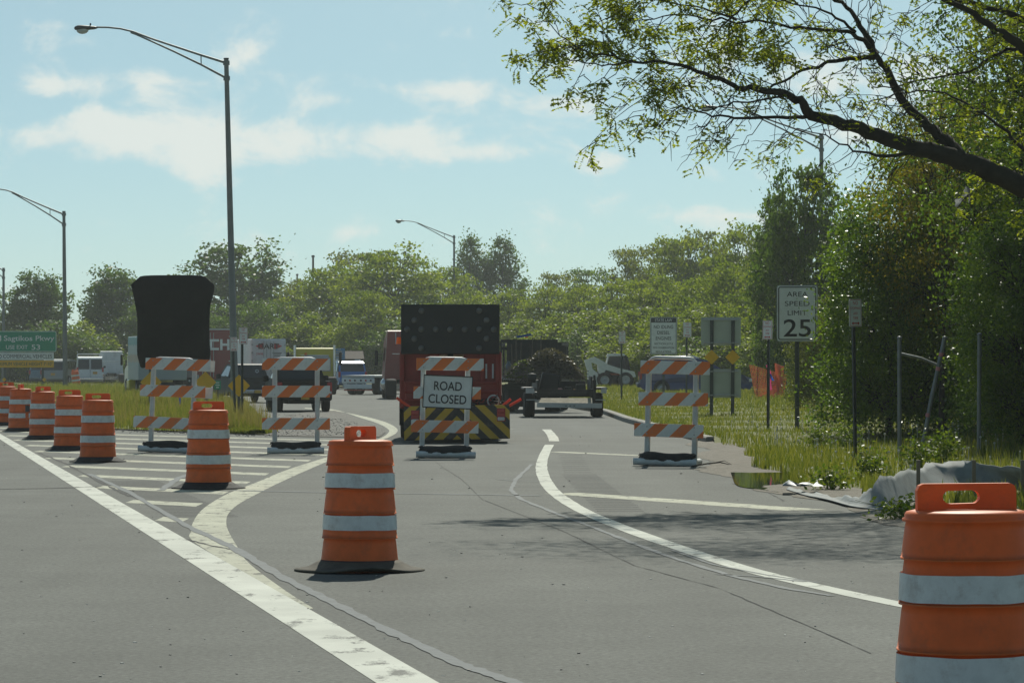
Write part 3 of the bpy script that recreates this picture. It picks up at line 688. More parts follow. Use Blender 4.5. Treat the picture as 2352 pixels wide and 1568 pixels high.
# STATE LAW - no idling
t = signpost('idling_law_sign', 1524, 925, 'white STATE LAW no idling sign with a dark heading')
upost(t, 0, zpx(t,740), .09); p = panel(t, 0, zpx(t,771), 1.09, 1.50, alu, .05); q = panel(p, 0, 0, 1.05, 1.46, sign_w, .05, 'face', -.007); frame(q, 1.05,1.46,.05,black_ink,.018,-.006,.012)
panel(q, 0, .63, 1.02, .19, dk_panel, .03, 'heading', -.006)
text(q, 'STATE LAW', 0, .63, .11, ink_w, .70, y=-.014, bold=.01)
for s_, z_, h_, w_ in (('NO IDLING',.36,.13,.78),('DIESEL',.13,.13,.50),('ENGINES',-.10,.13,.62),('SECTION 217-3',-.32,.075,.74),('NYS CONSERVATION',-.48,.075,.84),('REGULATIONS',-.64,.075,.62)): text(q, s_, 0, z_, h_, black_ink, w_, y=-.007, bold=.01)
# NO STOPPING ANY TIME signs
def no_stop(px, pyb, py0, py1, label, turn, tilt=0., lean=0., Y=None, pw=.055):
    t = signpost('no_stopping_sign', px, pyb, label, 'sign', 'no stopping any time signs', Y)
    h = (py1-py0)/t['s']; w = h*.66; zc = zpx(t, (py0+py1)/2); upost(t, 0, zc+h*.45, pw, lean)
    p = panel(t, R(lean)*zc, zc, w, h, sign_w, .02, 'panel', -.03, R(lean+tilt)); frame(p, w, h, .02, red_ink, .008, -.0055, .01)
    for s_, z_, h_, w_ in (('NO',.36,.13,.40),('STOPPING',.17,.085,.80),('ANY',-.02,.10,.36),('TIME',-.19,.10,.42)): text(p, s_, 0, z_*h, h_*h, red_ink, w_*w, y=-.006)
    a = w*.32; z_ = -.38*h; th = .03*h
    MB().prism([(-a,z_),(-a*.6,z_+2*th),(-a*.6,z_+th*.7),(a*.6,z_+th*.7),(a*.6,z_+2*th),(a,z_),(a*.6,z_-2*th),(a*.6,z_-th*.7),(-a*.6,z_-th*.7),(-a*.6,z_-2*th)], -.0065, -.0055).build('arrow', red_ink, p)
    t.rotation_euler = (0,0,R(turn)); return t
no_stop(541, 970, 774, 806, 'NO STOPPING sign on the tilted post beside the lamp pole', 46, 2, -2.4)
no_stop(557, 974, 752, 790, 'taller NO STOPPING sign on the upright post beside the lamp pole', 44, 0, 0)
no_stop(1428, 928, 761, 789, 'NO STOPPING sign next to the white skid steer loader', 32)
no_stop(1577, 928, 740, 774, 'NO STOPPING sign directly beside the STATE LAW sign', 30, 0, .3)
no_stop(1763, 997, 736, 779, 'NO STOPPING sign left of the speed limit sign, pink ribbon on its post', -44, 0, .6)
no_stop(1966, 1061, 687, 750, 'NO STOPPING sign standing in the leafy hedge', 42, 0, -1.2, pw=.05)
# back of a two-panel sign with two marker diamonds
t = signpost('sign_seen_from_behind', 1660, 967, 'gray back of a two-panel sign with two yellow diamonds on its posts')
for px in (1634, 1682.5): upost(t, xpx(t,px), zpx(t,735), .085, .35); diamond(t, xpx(t,px), zpx(t,820), .207, -.05)
for y0, y1, w_ in ((728,793,1.10),(847,913,1.11)):
    p = panel(t, xpx(t,1656), zpx(t,(y0+y1)/2), w_, (y1-y0)/t['s'], signback, .04, 'panel', .055); hh = (y1-y0)/t['s']/2-.07
    for s_ in (-1,1): MB().box((0,-.018,s_*hh), (w_*.88,.03,.05), bev=.008).build('stiffener', alu, p)
# the black covered sign on two posts
tarp_m = mat('black_tarp', (.012,.0125,.013), rough=.8, var=.3, scale=3, bump=.15, spec=.15)
t = signpost('covered_sign', 408, 955, 'large road sign wrapped in black tarp on two posts', 'covered sign')
out = smooth_px([(301,654),(316,640),(332,633),(396,632),(462,633),(483,647),(492,656),(489,680),(482,708),(481,777),(483,815),(476,834),(455,838),(400,836),(345,840),(326,845),(319,828),(315,805),(316,742),(312,705),(301,654)],3)[:-1]
oz = [(xpx(t,a), zpx(t,b)) for a, b in out]; n = len(oz); c0 = (sum(p[0] for p in oz)/n, sum(p[1] for p in oz)/n); vs = []; fs = []
lay = [(-.10,.0),(-.115,.12),(-.11,.45),(-.105,.8),(-.05,1.),(.06,1.),(.10,.9)]
for yy, f_ in [(a, max(b,.02)) for a, b in lay]:
    for i, p in enumerate(oz): vs.append((c0[0]+(p[0]-c0[0])*f_, yy+.012*math.sin(i*1.7+f_*9)*f_, c0[1]+(p[1]-c0[1])*f_))
for k in range(len(lay)-1):
    for i in range(n): fs.append((k*n+i, k*n+(i+1)%n, (k+1)*n+(i+1)%n, (k+1)*n+i))
fs.append(tuple(range(n))); MB().add(vs, fs, True).build('tarp', tarp_m, t)
for px, le in ((343,-3.2),(474,.5)): upost(t, xpx(t,px)-.02*le*.3, zpx(t,700), .10, -le*.2).location.y = .12; diamond(t, xpx(t,px+4 if px < 400 else 472), zpx(t,877.5), .33, -.02)
# lone marker on the pole of the tilted sign, and a little green location sign
t = signpost('diamond_marker_sign', 549, 968, 'yellow diamond marker on its own post beside the lamp pole'); upost(t, 0, zpx(t,862)); diamond(t, 0, zpx(t,885.5), .305)
t = signpost('location_sign', 500, 940, 'small green location sign in the grass beside the red trailer'); upost(t, 0, zpx(t,884), .05); p = panel(t, 0, zpx(t,884), .23, .30, green_s, .015, y=-.03)
for i, w_ in enumerate((.12,.15,.10)): MB().box((0,-.007,.08-.08*i), (w_,.004,.035)).build('faint_line', ink_w, p)
# the green guide sign with its two plates
t = signpost('guide_sign', 56, 899, 'green Sagtikos Pkwy guide sign with white and yellow plates below'); s = t['s']
def wpx(n): return n/s
for px in (12, 98): upost(t, xpx(t,px), zpx(t,770), .13, 0); diamond(t, xpx(t,px-2 if px < 50 else px+4), zpx(t,871.5), 5.2/s, -.05)
p = panel(t, xpx(t,56), zpx(t,784), wpx(148), wpx(48), green_s, .1, 'green_panel', -.04); frame(p, wpx(148), wpx(48), .1, ink_w, .03, -.006, .01)
text(p, 'Sagtikos Pkwy', wpx(11), wpx(7.5), wpx(11.5), ink_w, wpx(116), y=-.007, bold=.02)
text(p, 'USE EXIT', wpx(-17), wpx(-13), wpx(9), ink_w, wpx(50), y=-.007, bold=.015); text(p, '53', wpx(26.5), wpx(-13), wpx(11.5), ink_w, wpx(20), y=-.007, bold=.02)
MB().prism([(wpx(-66),wpx(14)),(wpx(-53),wpx(14)),(wpx(-53),wpx(2)),(wpx(-59.5),wpx(-3)),(wpx(-66),wpx(2))], -.009, -.006).build('route_shield', ink_w, p)
p = panel(t, xpx(t,54), zpx(t,818), wpx(140), wpx(17), sign_w, .03, 'white_plate', -.04); text(p, 'NO COMMERCIAL VEHICLES', 0, 0, wpx(8.6), black_ink, wpx(131), y=-.007)
p = panel(t, xpx(t,54), zpx(t,835.5), wpx(140), wpx(16.5), yel_s, .03, 'yellow_plate', -.04); text(p, 'MAXIMUM VEHICLE HEIGHT 7\'-10"', 0, 0, wpx(7.6), black_ink, wpx(134), y=-.007)
# blue information sign at the far parking
t = signpost('blue_information_sign', 779, 887, 'blue information sign beside the brown roofed kiosk'); upost(t, 0, zpx(t,815), .07); p = panel(t, 0, zpx(t,813), wpx(27)*s/t['s'], 27/t['s'], blue_s, .04)
for i, w_ in enumerate((.3,.5,.62,.55,.5)): MB().box((0,-.008,.34-.16*i), (w_*.8,.004,.06)).build('lettering', mat('ink_tan',(.45,.40,.32)), p)
# notice kiosk with a pitched roof
t = signpost('notice_kiosk', 800, 886, 'brown roofed notice kiosk under the trees', 'kiosk'); wood = mat('brown_wood', (.09,.065,.05), rough=.8, var=.3); s = t['s']
for px in (772, 822): MB().box((xpx(t,px),0,zpx(t,822)/2), (.14,.14,zpx(t,822))).build('post', wood, t)
MB().box((xpx(t,797),-.02,zpx(t,835)), (48/s,.10,17/s)).build('notice_board', mat('board_blue_gray',(.16,.22,.26)), t)
MB().box((xpx(t,797),-.08,zpx(t,835)), (44/s,.03,14/s)).build('notice_sheet', mat('board_pale',(.24,.32,.36), var=.4, scale=3), t)
zr, ze = zpx(t,806), zpx(t,824); mb = MB()
for yy in (-1,1): mb.add([(xpx(t,764),0,zr),(xpx(t,834),0,zr),(xpx(t,838),yy*1.1,ze),(xpx(t,760),yy*1.1,ze),(xpx(t,764),0,zr-.09),(xpx(t,834),0,zr-.09),(xpx(t,838),yy*1.1,ze-.09),(xpx(t,760),yy*1.1,ze-.09)], [(0,1,2,3),(4,5,6,7),(0,1,5,4),(1,2,6,5),(2,3,7,6),(3,0,4,7)])
mb.build('roof', wood, t); mb = MB(); mb.prism([(-1.0,ze),(1.0,ze),(0,zr-.1)], xpx(t,832), xpx(t,833), 'X'); mb.build('gable', mat('gable_gray',(.25,.27,.27)), t)

# ---------------------------------------------------------------- street lamps and utility poles
lamp_m = mat('lamp_pole_metal', (.20,.215,.21), rough=.55, metal=.2, var=.18, scale=2); lens_m = mat('lamp_lens', (.55,.58,.56), rough=.15, var=.1); dark_m = mat('dark_metal', (.05,.055,.055), rough=.5, metal=.4)
def lamp(px, pyt, Y, label, reach=5.25, turn=0., lean=0., h=None):
    x = (px-CX)*Y/F; z0 = gz(x, Y); ht = at(px, pyt, Y).z - z0
    t = thing('street_lamp', label, 'street lamp', (x,Y,z0), R(turn), 'street lamps along the ramp'); t.rotation_euler = (0,R(lean),R(turn))
    MB().tube([(0,0,0),(0,0,ht*.5),(0,0,ht)], [.145,.115,.085], 14).build('pole', lamp_m, t)
    MB().tube([(0,0,0),(0,0,.25)], [.20,.19], 14).build('base_cover', lamp_m, t)
    k = reach/5.25
    def A(p): return [(-a*k, 0, ht+b) for a, b in p]
    MB().tube(A([(0,-.15),(1.0,.16),(2.1,.52),(3.0,.82),(3.75,1.10),(4.25,1.22),(4.75,1.28),(5.25,1.30)]), [.05,.045,.04,.038,.036,.034,.033,.033], 8).build('upper_arm', lamp_m, t)
    MB().tube(A([(0,-.72),(1.0,-.20),(2.1,.32),(3.0,.72),(3.6,.98),(3.85,1.07)]), [.045,.04,.036,.034,.032,.03], 8).build('lower_arm', lamp_m, t)
    MB().tube(A([(1.02,.14),(1.02,-.18)]), .022, 6).build('strut', lamp_m, t)
    for b in (-.15,-.72): MB().tube([(0,0,ht+b-.08),(0,0,ht+b+.08)], .125, 12).build('collar', lamp_m, t)
    MB().tube([(0,0,ht-.02),(0,0,ht+.03)], .10, 12).build('cap', dark_m, t)
    hx, hz = -5.25*k, ht+1.30
    prof = [(.02,0),(.06,.05),(.10,.14),(.15,.42),(.185,.62),(.17,.76),(.10,.86),(.01,.89)]; mb = MB(); n = 14; vs = []
    for r_, d in prof:
        for j in range(n):
            a = 2*math.pi*j/n; vs.append((hx+.08-d, r_*1.05*math.cos(a), hz-.02+max(r_*.62*math.sin(a), -.07)))
    mb.add(vs, [(i*n+j, i*n+(j+1)%n, (i+1)*n+(j+1)%n, (i+1)*n+j) for i in range(len(prof)-1) for j in range(n)], True); hd = mb.build('lamp_head', dark_m, t)
    MB().ball((hx-.50, 0, hz-.09), .20, 14, (1.15,.85,.75)).build('lens', lens_m, hd)
    MB().tube([(hx-.2,0,hz+.07),(hx-.2,0,hz+.15)], .03, 8).build('photocell', dark_m, hd)
    return t
lamp(540, 135, 122.6, 'tall street lamp rising beside the yellow diamond marker', 4.8, 0, -1.5)
lamp(150, 486, 184, 'street lamp rising behind the row of drums, beside the guide sign', 3.95, 0, -.5)
lamp(1043, 541, 300, 'distant street lamp rising behind the red truck and trees', 4.6, 12)
lamp(1887, 309, 155, 'street lamp behind the dark tree, its arm under the overhanging branches', 4.9, 0)
lamp(8, 616, 250, 'farthest street lamp, partly hidden by the leafy tree at the guide sign', 3.6, 0)
for px, pyt, Y, lb in ((719, 590, 330, 'taller bare utility pole standing among the yellow-green trees'), (682.5, 632, 420, 'shorter bare utility pole standing among the yellow-green trees')):
    x = (px-CX)*Y/F; t = thing('utility_pole', lb, 'pole', (x,Y,-.03)); ht = at(px,pyt,Y).z
    MB().tube([(0,0,0),(0,0,ht)], [.16,.10], 8).build('shaft', mat('pole_wood',(.10,.09,.075), rough=.9), t); MB().tube([(0,0,ht),(0,0,ht+.2)], [.17,.15], 8).build('cap', dark_m, t)
# ---------------------------------------------------------------- vehicles
tyre_m = mat('tyre', (.022,.022,.022), rough=.85, var=.3, scale=12); rim_m = mat('wheel_rim', (.42,.43,.44), rough=.35, metal=.7); steel_rim = mat('wheel_white', (.55,.56,.55), rough=.5)
glass_m = mat('dark_glass', (.018,.022,.024), rough=.06, var=.05, spec=.7); chrome = mat('chrome', (.62,.63,.64), rough=.18, metal=.9, var=.1)
red_lens = mat('tail_lens', (.45,.02,.02), rough=.2, spec=.6); amber_lens = mat('amber_lens', (.95,.26,.02), rough=.25, transl=.3); white_lens = mat('white_lens', (.62,.64,.64), rough=.2)
underside = mat('chassis_black', (.018,.018,.018), rough=.8); plate_m = mat('plate_amber', (.70,.40,.06), rough=.5); plate_w = mat('plate_white', (.6,.62,.62), rough=.5)
car_blue = mat('paint_blue', (.018,.045,.16), rough=.28, coat=.7, var=.08); car_sky = mat('paint_bright_blue', (.02,.16,.50), rough=.3, coat=.6, var=.08)
car_white = mat('paint_car_white', (.80,.83,.82), rough=.35, coat=.4, var=.1, dirt=((.45,.43,.38),.4)); car_black = mat('paint_black', (.010,.011,.012), rough=.6, spec=.2, var=.1)
car_gray = mat('paint_gray', (.034,.042,.046), rough=.6, spec=.2, var=.1); car_silver = mat('paint_silver', (.30,.31,.30), rough=.35, metal=.4, var=.1); truck_red = mat('paint_red', (.30,.032,.026), rough=.55, coat=.1, var=.18, scale=3, dirt=((.20,.05,.04),.5))
truck_maroon = mat('paint_maroon', (.26,.028,.028), rough=.4, coat=.3, var=.12, scale=2); yellow_p = mat('paint_yellow', (.62,.52,.02), rough=.35, coat=.4, var=.08); trailer_w = mat('trailer_white', (.78,.81,.80), rough=.45, var=.1, scale=1.5, dirt=((.42,.40,.35),.5))
_wc = {}
def wheel(t, x, y, r, w=.22, rm=None, name='wheel', z=None):
    k = (round(r,3), round(w,3))
    if k not in _wc:
        _wc[k] = (MB().lathe([(r*.55,-w/2),(r*.9,-w/2),(r*.98,-w*.38),(r,-w*.2),(r,w*.2),(r*.98,w*.38),(r*.9,w/2),(r*.55,w/2)], 24, 'X').mesh('wheel'),
                  MB().lathe([(.02,w*.40),(r*.16,w*.42),(r*.2,w*.25),(r*.48,w*.32),(r*.56,w*.48),(r*.56,-w*.48),(r*.3,-w*.3),(.02,-w*.3)], 20, 'X').mesh('rim'))
    o = link(name, _wc[k][0], tyre_m, t, (x,y,r if z is None else z)); q = bpy.data.objects.new('rim', _wc[k][1]); COL.objects.link(q); q.parent = o
    if not _wc[k][1].materials: _wc[k][1].materials.append(rm or rim_m)
    if x < 0: q.rotation_euler = (0,0,math.pi)
    return o
def shell(t, prof, hw, m, name='body'):
    n = len(prof); vs = [(-hw(z,y),y,z) for y,z in prof] + [(hw(z,y),y,z) for y,z in prof]
    return MB().add(vs, [tuple(range(n)), tuple(range(n,2*n))] + [(i,(i+1)%n,n+(i+1)%n,n+i) for i in range(n)]).build(name, m, t)
def side_glass(t, poly, hw, m=None, name='side_window'):
    for sx in (-1,1):
        MB().add([(sx*(hw(z,y)+.006),y,z) for y,z in poly]+[(sx*(hw(z,y)-.03),y,z) for y,z in poly], [tuple(range(len(poly)))]).build(name, m or glass_m, t)
def cross_glass(t, a, b, hw, inset=.10, m=None, name='rear_window', off=.012):
    (y0,z0), (y1,z1) = a, b; d = Vector((0,y1-y0,z1-z0)).normalized(); nrm = Vector((0,d.z,-d.y))*off*(-1 if name == 'rear_window' else 1)
    w0, w1 = hw(z0,y0)-inset, hw(z1,y1)-inset
    return MB().add([Vector(p)+nrm for p in ((-w0,y0,z0),(w0,y0,z0),(w1,y1,z1),(-w1,y1,z1))], [(0,1,2,3)]).build(name, m or glass_m, t)
def car(label, cat, px, py, turn, paint, kind='suv', L=4.8, W=1.86, H=1.72, Y=None, group=None, roofrack=False, plate=True, lights='tail'):
    x, y = gp(px, py) if Y is None else ((px-CX)*Y/F, Y)
    t = thing({'suv':'parked_suv','van':'cargo_van'}[kind], label, cat, (x,y,gz(x,y) if gz(x,y) > .1 else 0), R(turn), group); w = W/2
    def hw(z, yy): 
        e = min(yy+L/2, L/2-yy); return (w if z < H*.58 else w - (z-H*.58)/(H*.42)*(.17 if kind == 'suv' else .10)) - .10*max(0, 1-e/.35)
    o = -L/2
    if kind == 'suv': prof = [(0,.42),(-.02,.62),(.03,.95),(.10,1.06),(.36,H*.92),(.62,H*.985),(1.6,H),(2.5,H*.98),(2.95,H*.93),(3.75,H*.64),(4.55,H*.56),(L-.08,H*.47),(L,.55),(L-.10,.30),(.14,.30)]
    else: prof = [(0,.45),(-.02,.75),(.02,1.1),(.16,H*.95),(.40,H),(3.7,H),(4.25,H*.95),(4.85,H*.62),(L-.15,H*.54),(L,.6),(L-.1,.32),(.12,.32)]
    prof = [(a+o,b) for a,b in prof]; bd = shell(t, prof, hw, paint)
    if kind == 'suv':
        side_glass(t, [(a+o,b) for a,b in ((.42,H*.63),(.62,H*.90),(1.25,H*.94),(1.25,H*.62))], hw)
        side_glass(t, [(a+o,b) for a,b in ((1.32,H*.62),(1.32,H*.94),(2.2,H*.935),(2.2,H*.62))], hw)
        side_glass(t, [(a+o,b) for a,b in ((2.28,H*.62),(2.28,H*.93),(2.85,H*.89),(3.42,H*.645))], hw)
        cross_glass(t, (o+.115,1.10), (o+.345,H*.90), hw); cross_glass(t, (o+3.68,H*.665), (o+3.0,H*.915), hw, name='windscreen')
        tz = .92
    else:
        for sx in (-1,1):
            q = MB().add([(sx*.06,o+.03,1.18),(sx*(w-.12),o+.03,1.18),(sx*(w-.16),o+.135,H*.90),(sx*.06,o+.135,H*.90)], [(0,1,2,3)]).build('rear_window', glass_m, t); q.location = (0,-.022,0)
        side_glass(t, [(a+o,b) for a,b in ((3.3,H*.62),(3.3,H*.90),(4.1,H*.90),(4.6,H*.64))], hw); cross_glass(t, (o+4.82,H*.65), (o+4.3,H*.92), hw, name='windscreen')
        MB().box((0,o-.012,1.2), (.02,.015,1.5)).build('door_seam', underside, t); tz = 1.15
    for sx in (-1,1):
        MB().box((sx*(w-.10),o+.03,tz), (.14,.10,.34), bev=.02).build('taillight', red_lens, t)
        MB().box((sx*(w-.22),-o-.10,.72), (.34,.16,.15), bev=.03).build('headlight', white_lens, t)
        MB().box((sx*(w+.09),-o-1.55,H*.64), (.18,.10,.15), bev=.03).build('wing_mirror', underside, t)
        for yy in (o+.95, -o-.90): wheel(t, sx*(w-.11), yy, .36)
        mb = MB(); mb.lathe([(.40,-.02),(.43,.0),(.40,.02)], 18, 'X')
    MB().box((0,o-.05,.50), (W*.94,.16,.20), bev=.04).build('rear_bumper', paint if kind == 'suv' else chrome, t)
    MB().box((0,0,.30), (W*.86,L*.9,.14)).build('underbody', underside, t)
    if plate: MB().box((.0 if kind == 'suv' else .35,o-.035,.80 if kind == 'suv' else .92), (.32,.03,.17)).build('licence_plate', plate_m, t)
    if roofrack:
        if kind == 'suv':
            for sx in (-1,1): MB().tube([(sx*.62,o+.7,H-.03),(sx*.62,o+.8,H+.06),(sx*.62,o+2.4,H+.07),(sx*.62,o+2.6,H-.03)], .02, 6).build('roof_rail', chrome, t)
        else:
            for yy in (o+.4, o+1.8, o+3.2): MB().tube([(-w+.1,yy,H-.02),(-w+.1,yy,H+.18),(w-.1,yy,H+.18),(w-.1,yy,H-.02)], .03, 6).build('ladder_rack', car_white, t)
            MB().tube([(-w+.1,o+.2,H+.32),(-w+.1,o+3.4,H+.32)], .03, 6).build('ladder_rack', car_white, t)
    return t
# blue SUV parked side-on on the grass behind the signs
t = car('dark blue SUV parked side-on behind the STATE LAW sign', 'suv', 1597, 917, -90, car_blue, L=4.95, W=1.9, H=1.70, roofrack=True)
t.location.z = vz(t.location.x, t.location.y)-.22
car('bright blue SUV parked beyond the flatbed trailer', 'suv', 793, 896, 14, car_sky, H=1.75, roofrack=True, plate=False, Y=205)
car('white SUV beside the blue sedan, rear toward us', 'suv', 123, 884, 6, car_white, H=1.95, L=5.0, W=1.95, Y=262)
car('silver SUV standing between the white SUV and the white van', 'suv', 148, 886, -12, car_silver, H=1.9, L=5.0, W=1.95, Y=250)
t = car('white cargo van with a roof rack standing beyond the island', 'van', 206, 889, 8, car_white, 'van', 5.5, 2.0, 2.1, roofrack=True, Y=240)
car('pale blue car standing beside the parked box trailer', 'car', 92, 886, 8, mat('paint_pale_blue',(.16,.26,.33),rough=.35,coat=.5), H=1.5, L=4.6, W=1.8, Y=262, plate=False)

def pickup(label, px, py, turn, paint, logo=False, Y=None):
    x, y = gp(px, py) if Y is None else ((px-CX)*Y/F, Y); t = thing('pickup_truck', label, 'pickup truck', (x,y,0), R(turn)); w = 1.0
    def hw(z, yy): return w - .05*max(0,(z-1.1))/.2 if z < 1.2 else w - .05 - .22*(z-1.2)/.75
    cabp = [(2.0,.5),(2.0,1.22),(2.18,1.86),(2.5,1.93),(3.4,1.92),(3.9,1.78),(4.5,1.24),(5.6,1.12),(5.85,.95),(5.9,.45),(5.6,.42),(2.1,.42)]
    shell(t, cabp, hw, paint, 'cab')
    for sx in (-1,1): MB().box((sx*.955,1.0,.86), (.09,2.02,.72), bev=.03).build('bed_side', paint, t)
    MB().box((0,1.0,.72), (1.86,1.98,.30)).build('bed_floor', underside, t)
    tg = MB().box((0,.02,.90), (1.60,.07,.62), bev=.02).build('tailgate', paint, t); MB().box((0,-.02,1.19), (1.58,.05,.05), bev=.015).build('tailgate_lip', underside, tg)
    MB().box((0,-.028,.98), (.30,.02,.09), bev=.01).build('handle', underside, tg)
    if logo: MB().prism([(-.09,.86),(-.10,1.02),(-.04,1.05),(0,1.03),(.04,1.05),(.10,1.02),(.09,.86),(0,.78)], -.04, -.02).build('emblem', chrome, tg)
    for sx in (-1,1):
        l = MB().box((sx*.905,-.005,.92), (.18,.10,.50), bev=.03).build('taillight', red_lens, t); MB().box((sx*.905,-.06,.76), (.14,.02,.10)).build('reverse_lens', white_lens, l)
        for yy in (1.05, 4.85): wheel(t, sx*.86, yy, .41, .27)
        MB().box((sx*1.12,3.75,1.30), (.22,.10,.24), bev=.04).build('wing_mirror', underside, t)
    side_glass(t, [(2.3,1.28),(2.34,1.80),(3.35,1.82),(4.15,1.32)], hw); cross_glass(t, (2.02,1.28), (2.17,1.82), hw, .12)
    cross_glass(t, (4.42,1.28), (3.92,1.74), hw, .1, name='windscreen')
    MB().box((0,-.10,.55), (1.95,.18,.20), bev=.04).build('rear_bumper', chrome if not logo else paint, t); MB().box((0,-.2,.56), (.30,.03,.15)).build('licence_plate', plate_m, t)
    MB().box((0,2.7,.42), (1.2,5.0,.20)).build('frame', underside, t)
    return t
pickup('black pickup truck behind the barricade, emblem on its tailgate', 700, 946, 9, car_black, True).scale = (.90,.86,.835)
t = pickup('dark gray pickup truck driving in front of the black pickup', 590, 925, 16, car_gray); t.scale = (.86,.84,.82)
MB().lathe([(.05,0),(.09,0)], 14, 'Y', (.42,2.06,1.56)).build('window_sticker', plate_w, t)

def box_trailer(label, px, py, turn, paint, L=13.5, W=2.5, H=4.0, z0=1.15, Y=None, name='box_trailer', doors=None, roof=None):
    x, y = gp(px, py) if Y is None else ((px-CX)*Y/F, Y); t = thing(name, label, 'trailer', (x,y,0), R(turn)); h = H-z0
    MB().box((0,L/2,z0+h/2), (W,L,h), bev=.04).build('box', paint, t)
    if roof: MB().box((0,L/2,H+.03), (W+.02,L+.02,.06), bev=.02).build('roof', roof, t)
    for sx in (-1,1):
        d = MB().box((sx*W*.245,-.02,z0+h/2), (W*.47,.04,h-.18), bev=.015).build('rear_door', doors or paint, t)
        for k in (.12,.30): MB().tube([(sx*k,-.06,z0+.15),(sx*k,-.06,H-.15)], .018, 6).build('lock_bar', alu, d)
        for k in range(4): MB().box((sx*(W*.48),-.05,z0+.35+k*(h-.7)/3), (.10,.05,.07)).build('hinge', alu, d)
        for yy in (.9, 2.2):
            for dx in (.0,): wheel(t, sx*(W/2-.28), yy, .50, .50, steel_rim)
        MB().box((sx*.9,L-2.5,.6), (.14,.14,1.1)).build('landing_leg', underside, t)
        MB().box((sx*.55,-.04,.62), (.10,.08,.7)).build('bumper_bracket', alu, t)
    MB().box((0,-.05,z0-.10), (W,.10,.22), bev=.02).build('rear_sill', trailer_w, t); MB().box((0,-.05,.52), (W*.94,.10,.13), bev=.02).build('under_ride_bar', trailer_w, t)
    for sx in (-1,1):
        for k in range(2): MB().lathe([(.001,-.03),(.05,-.025),(.055,0)], 12, 'Y', (sx*(W/2-.15-.16*k),-.10,z0-.10)).build('tail_lamp', red_lens, t)
    MB().box((0,L/2,z0-.12), (1.0,L*.98,.22)).build('chassis', underside, t)
    return t
# white trailer with the DART doors
t = box_trailer('white box trailer with red DART arrows on its rear doors', 617, 893, 13, trailer_w, Y=196, W=2.05, H=3.05, z0=.95)
z_ = 2.62
for sx in (-1,1): MB().prism([(sx*.80,z_),(sx*.44,z_+.17),(sx*.30,z_+.17),(sx*.30,z_-.17),(sx*.44,z_-.17)], -.062, -.046).build('red_arrow', red_ink, t)
text(t, 'DART', 0, z_, .30, black_ink, 1.25, y=-.068, bold=.03, space=1.0); text(t, '29498', -.55, 2.16, .13, red_ink, .42, y=-.05)
for i in range(3): MB().box((.5,-.048,2.22-.09*i), (.55-.1*i,.006,.035)).build('small_print', black_ink, t)
# red trailer with big white letters
t = box_trailer('red box trailer lettered CH with a white roof', 478, 902, 5.5, truck_maroon, Y=181, W=2.45, H=3.42, z0=.70, roof=trailer_w)
for nm_, bars in (('letter_c', [(.16,2.62,.13,.60),(.34,2.855,.50,.13),(.34,2.385,.50,.13)]), ('letter_h', [(.72,2.62,.13,.60),(1.10,2.62,.13,.60),(.91,2.62,.30,.13)])):
    mb = MB()
    for k_, (cx_, cz_, w_, h_) in enumerate(bars): mb.box((cx_,-.075-.002*k_,cz_), (w_,.012,h_))
    mb.build(nm_, ink_w, t)
# long pale trailers far behind the guide sign
t = box_trailer('pale gray box trailer parked behind the guide sign', 62, 884, -62, trailer_w, Y=285, W=2.5, H=2.1, z0=.7, L=8); 
t = box_trailer('dusty white box trailer end beside the pale blue car', 96, 884, -8, trailer_w, Y=300, W=2.5, H=2.3, z0=.7, L=9)

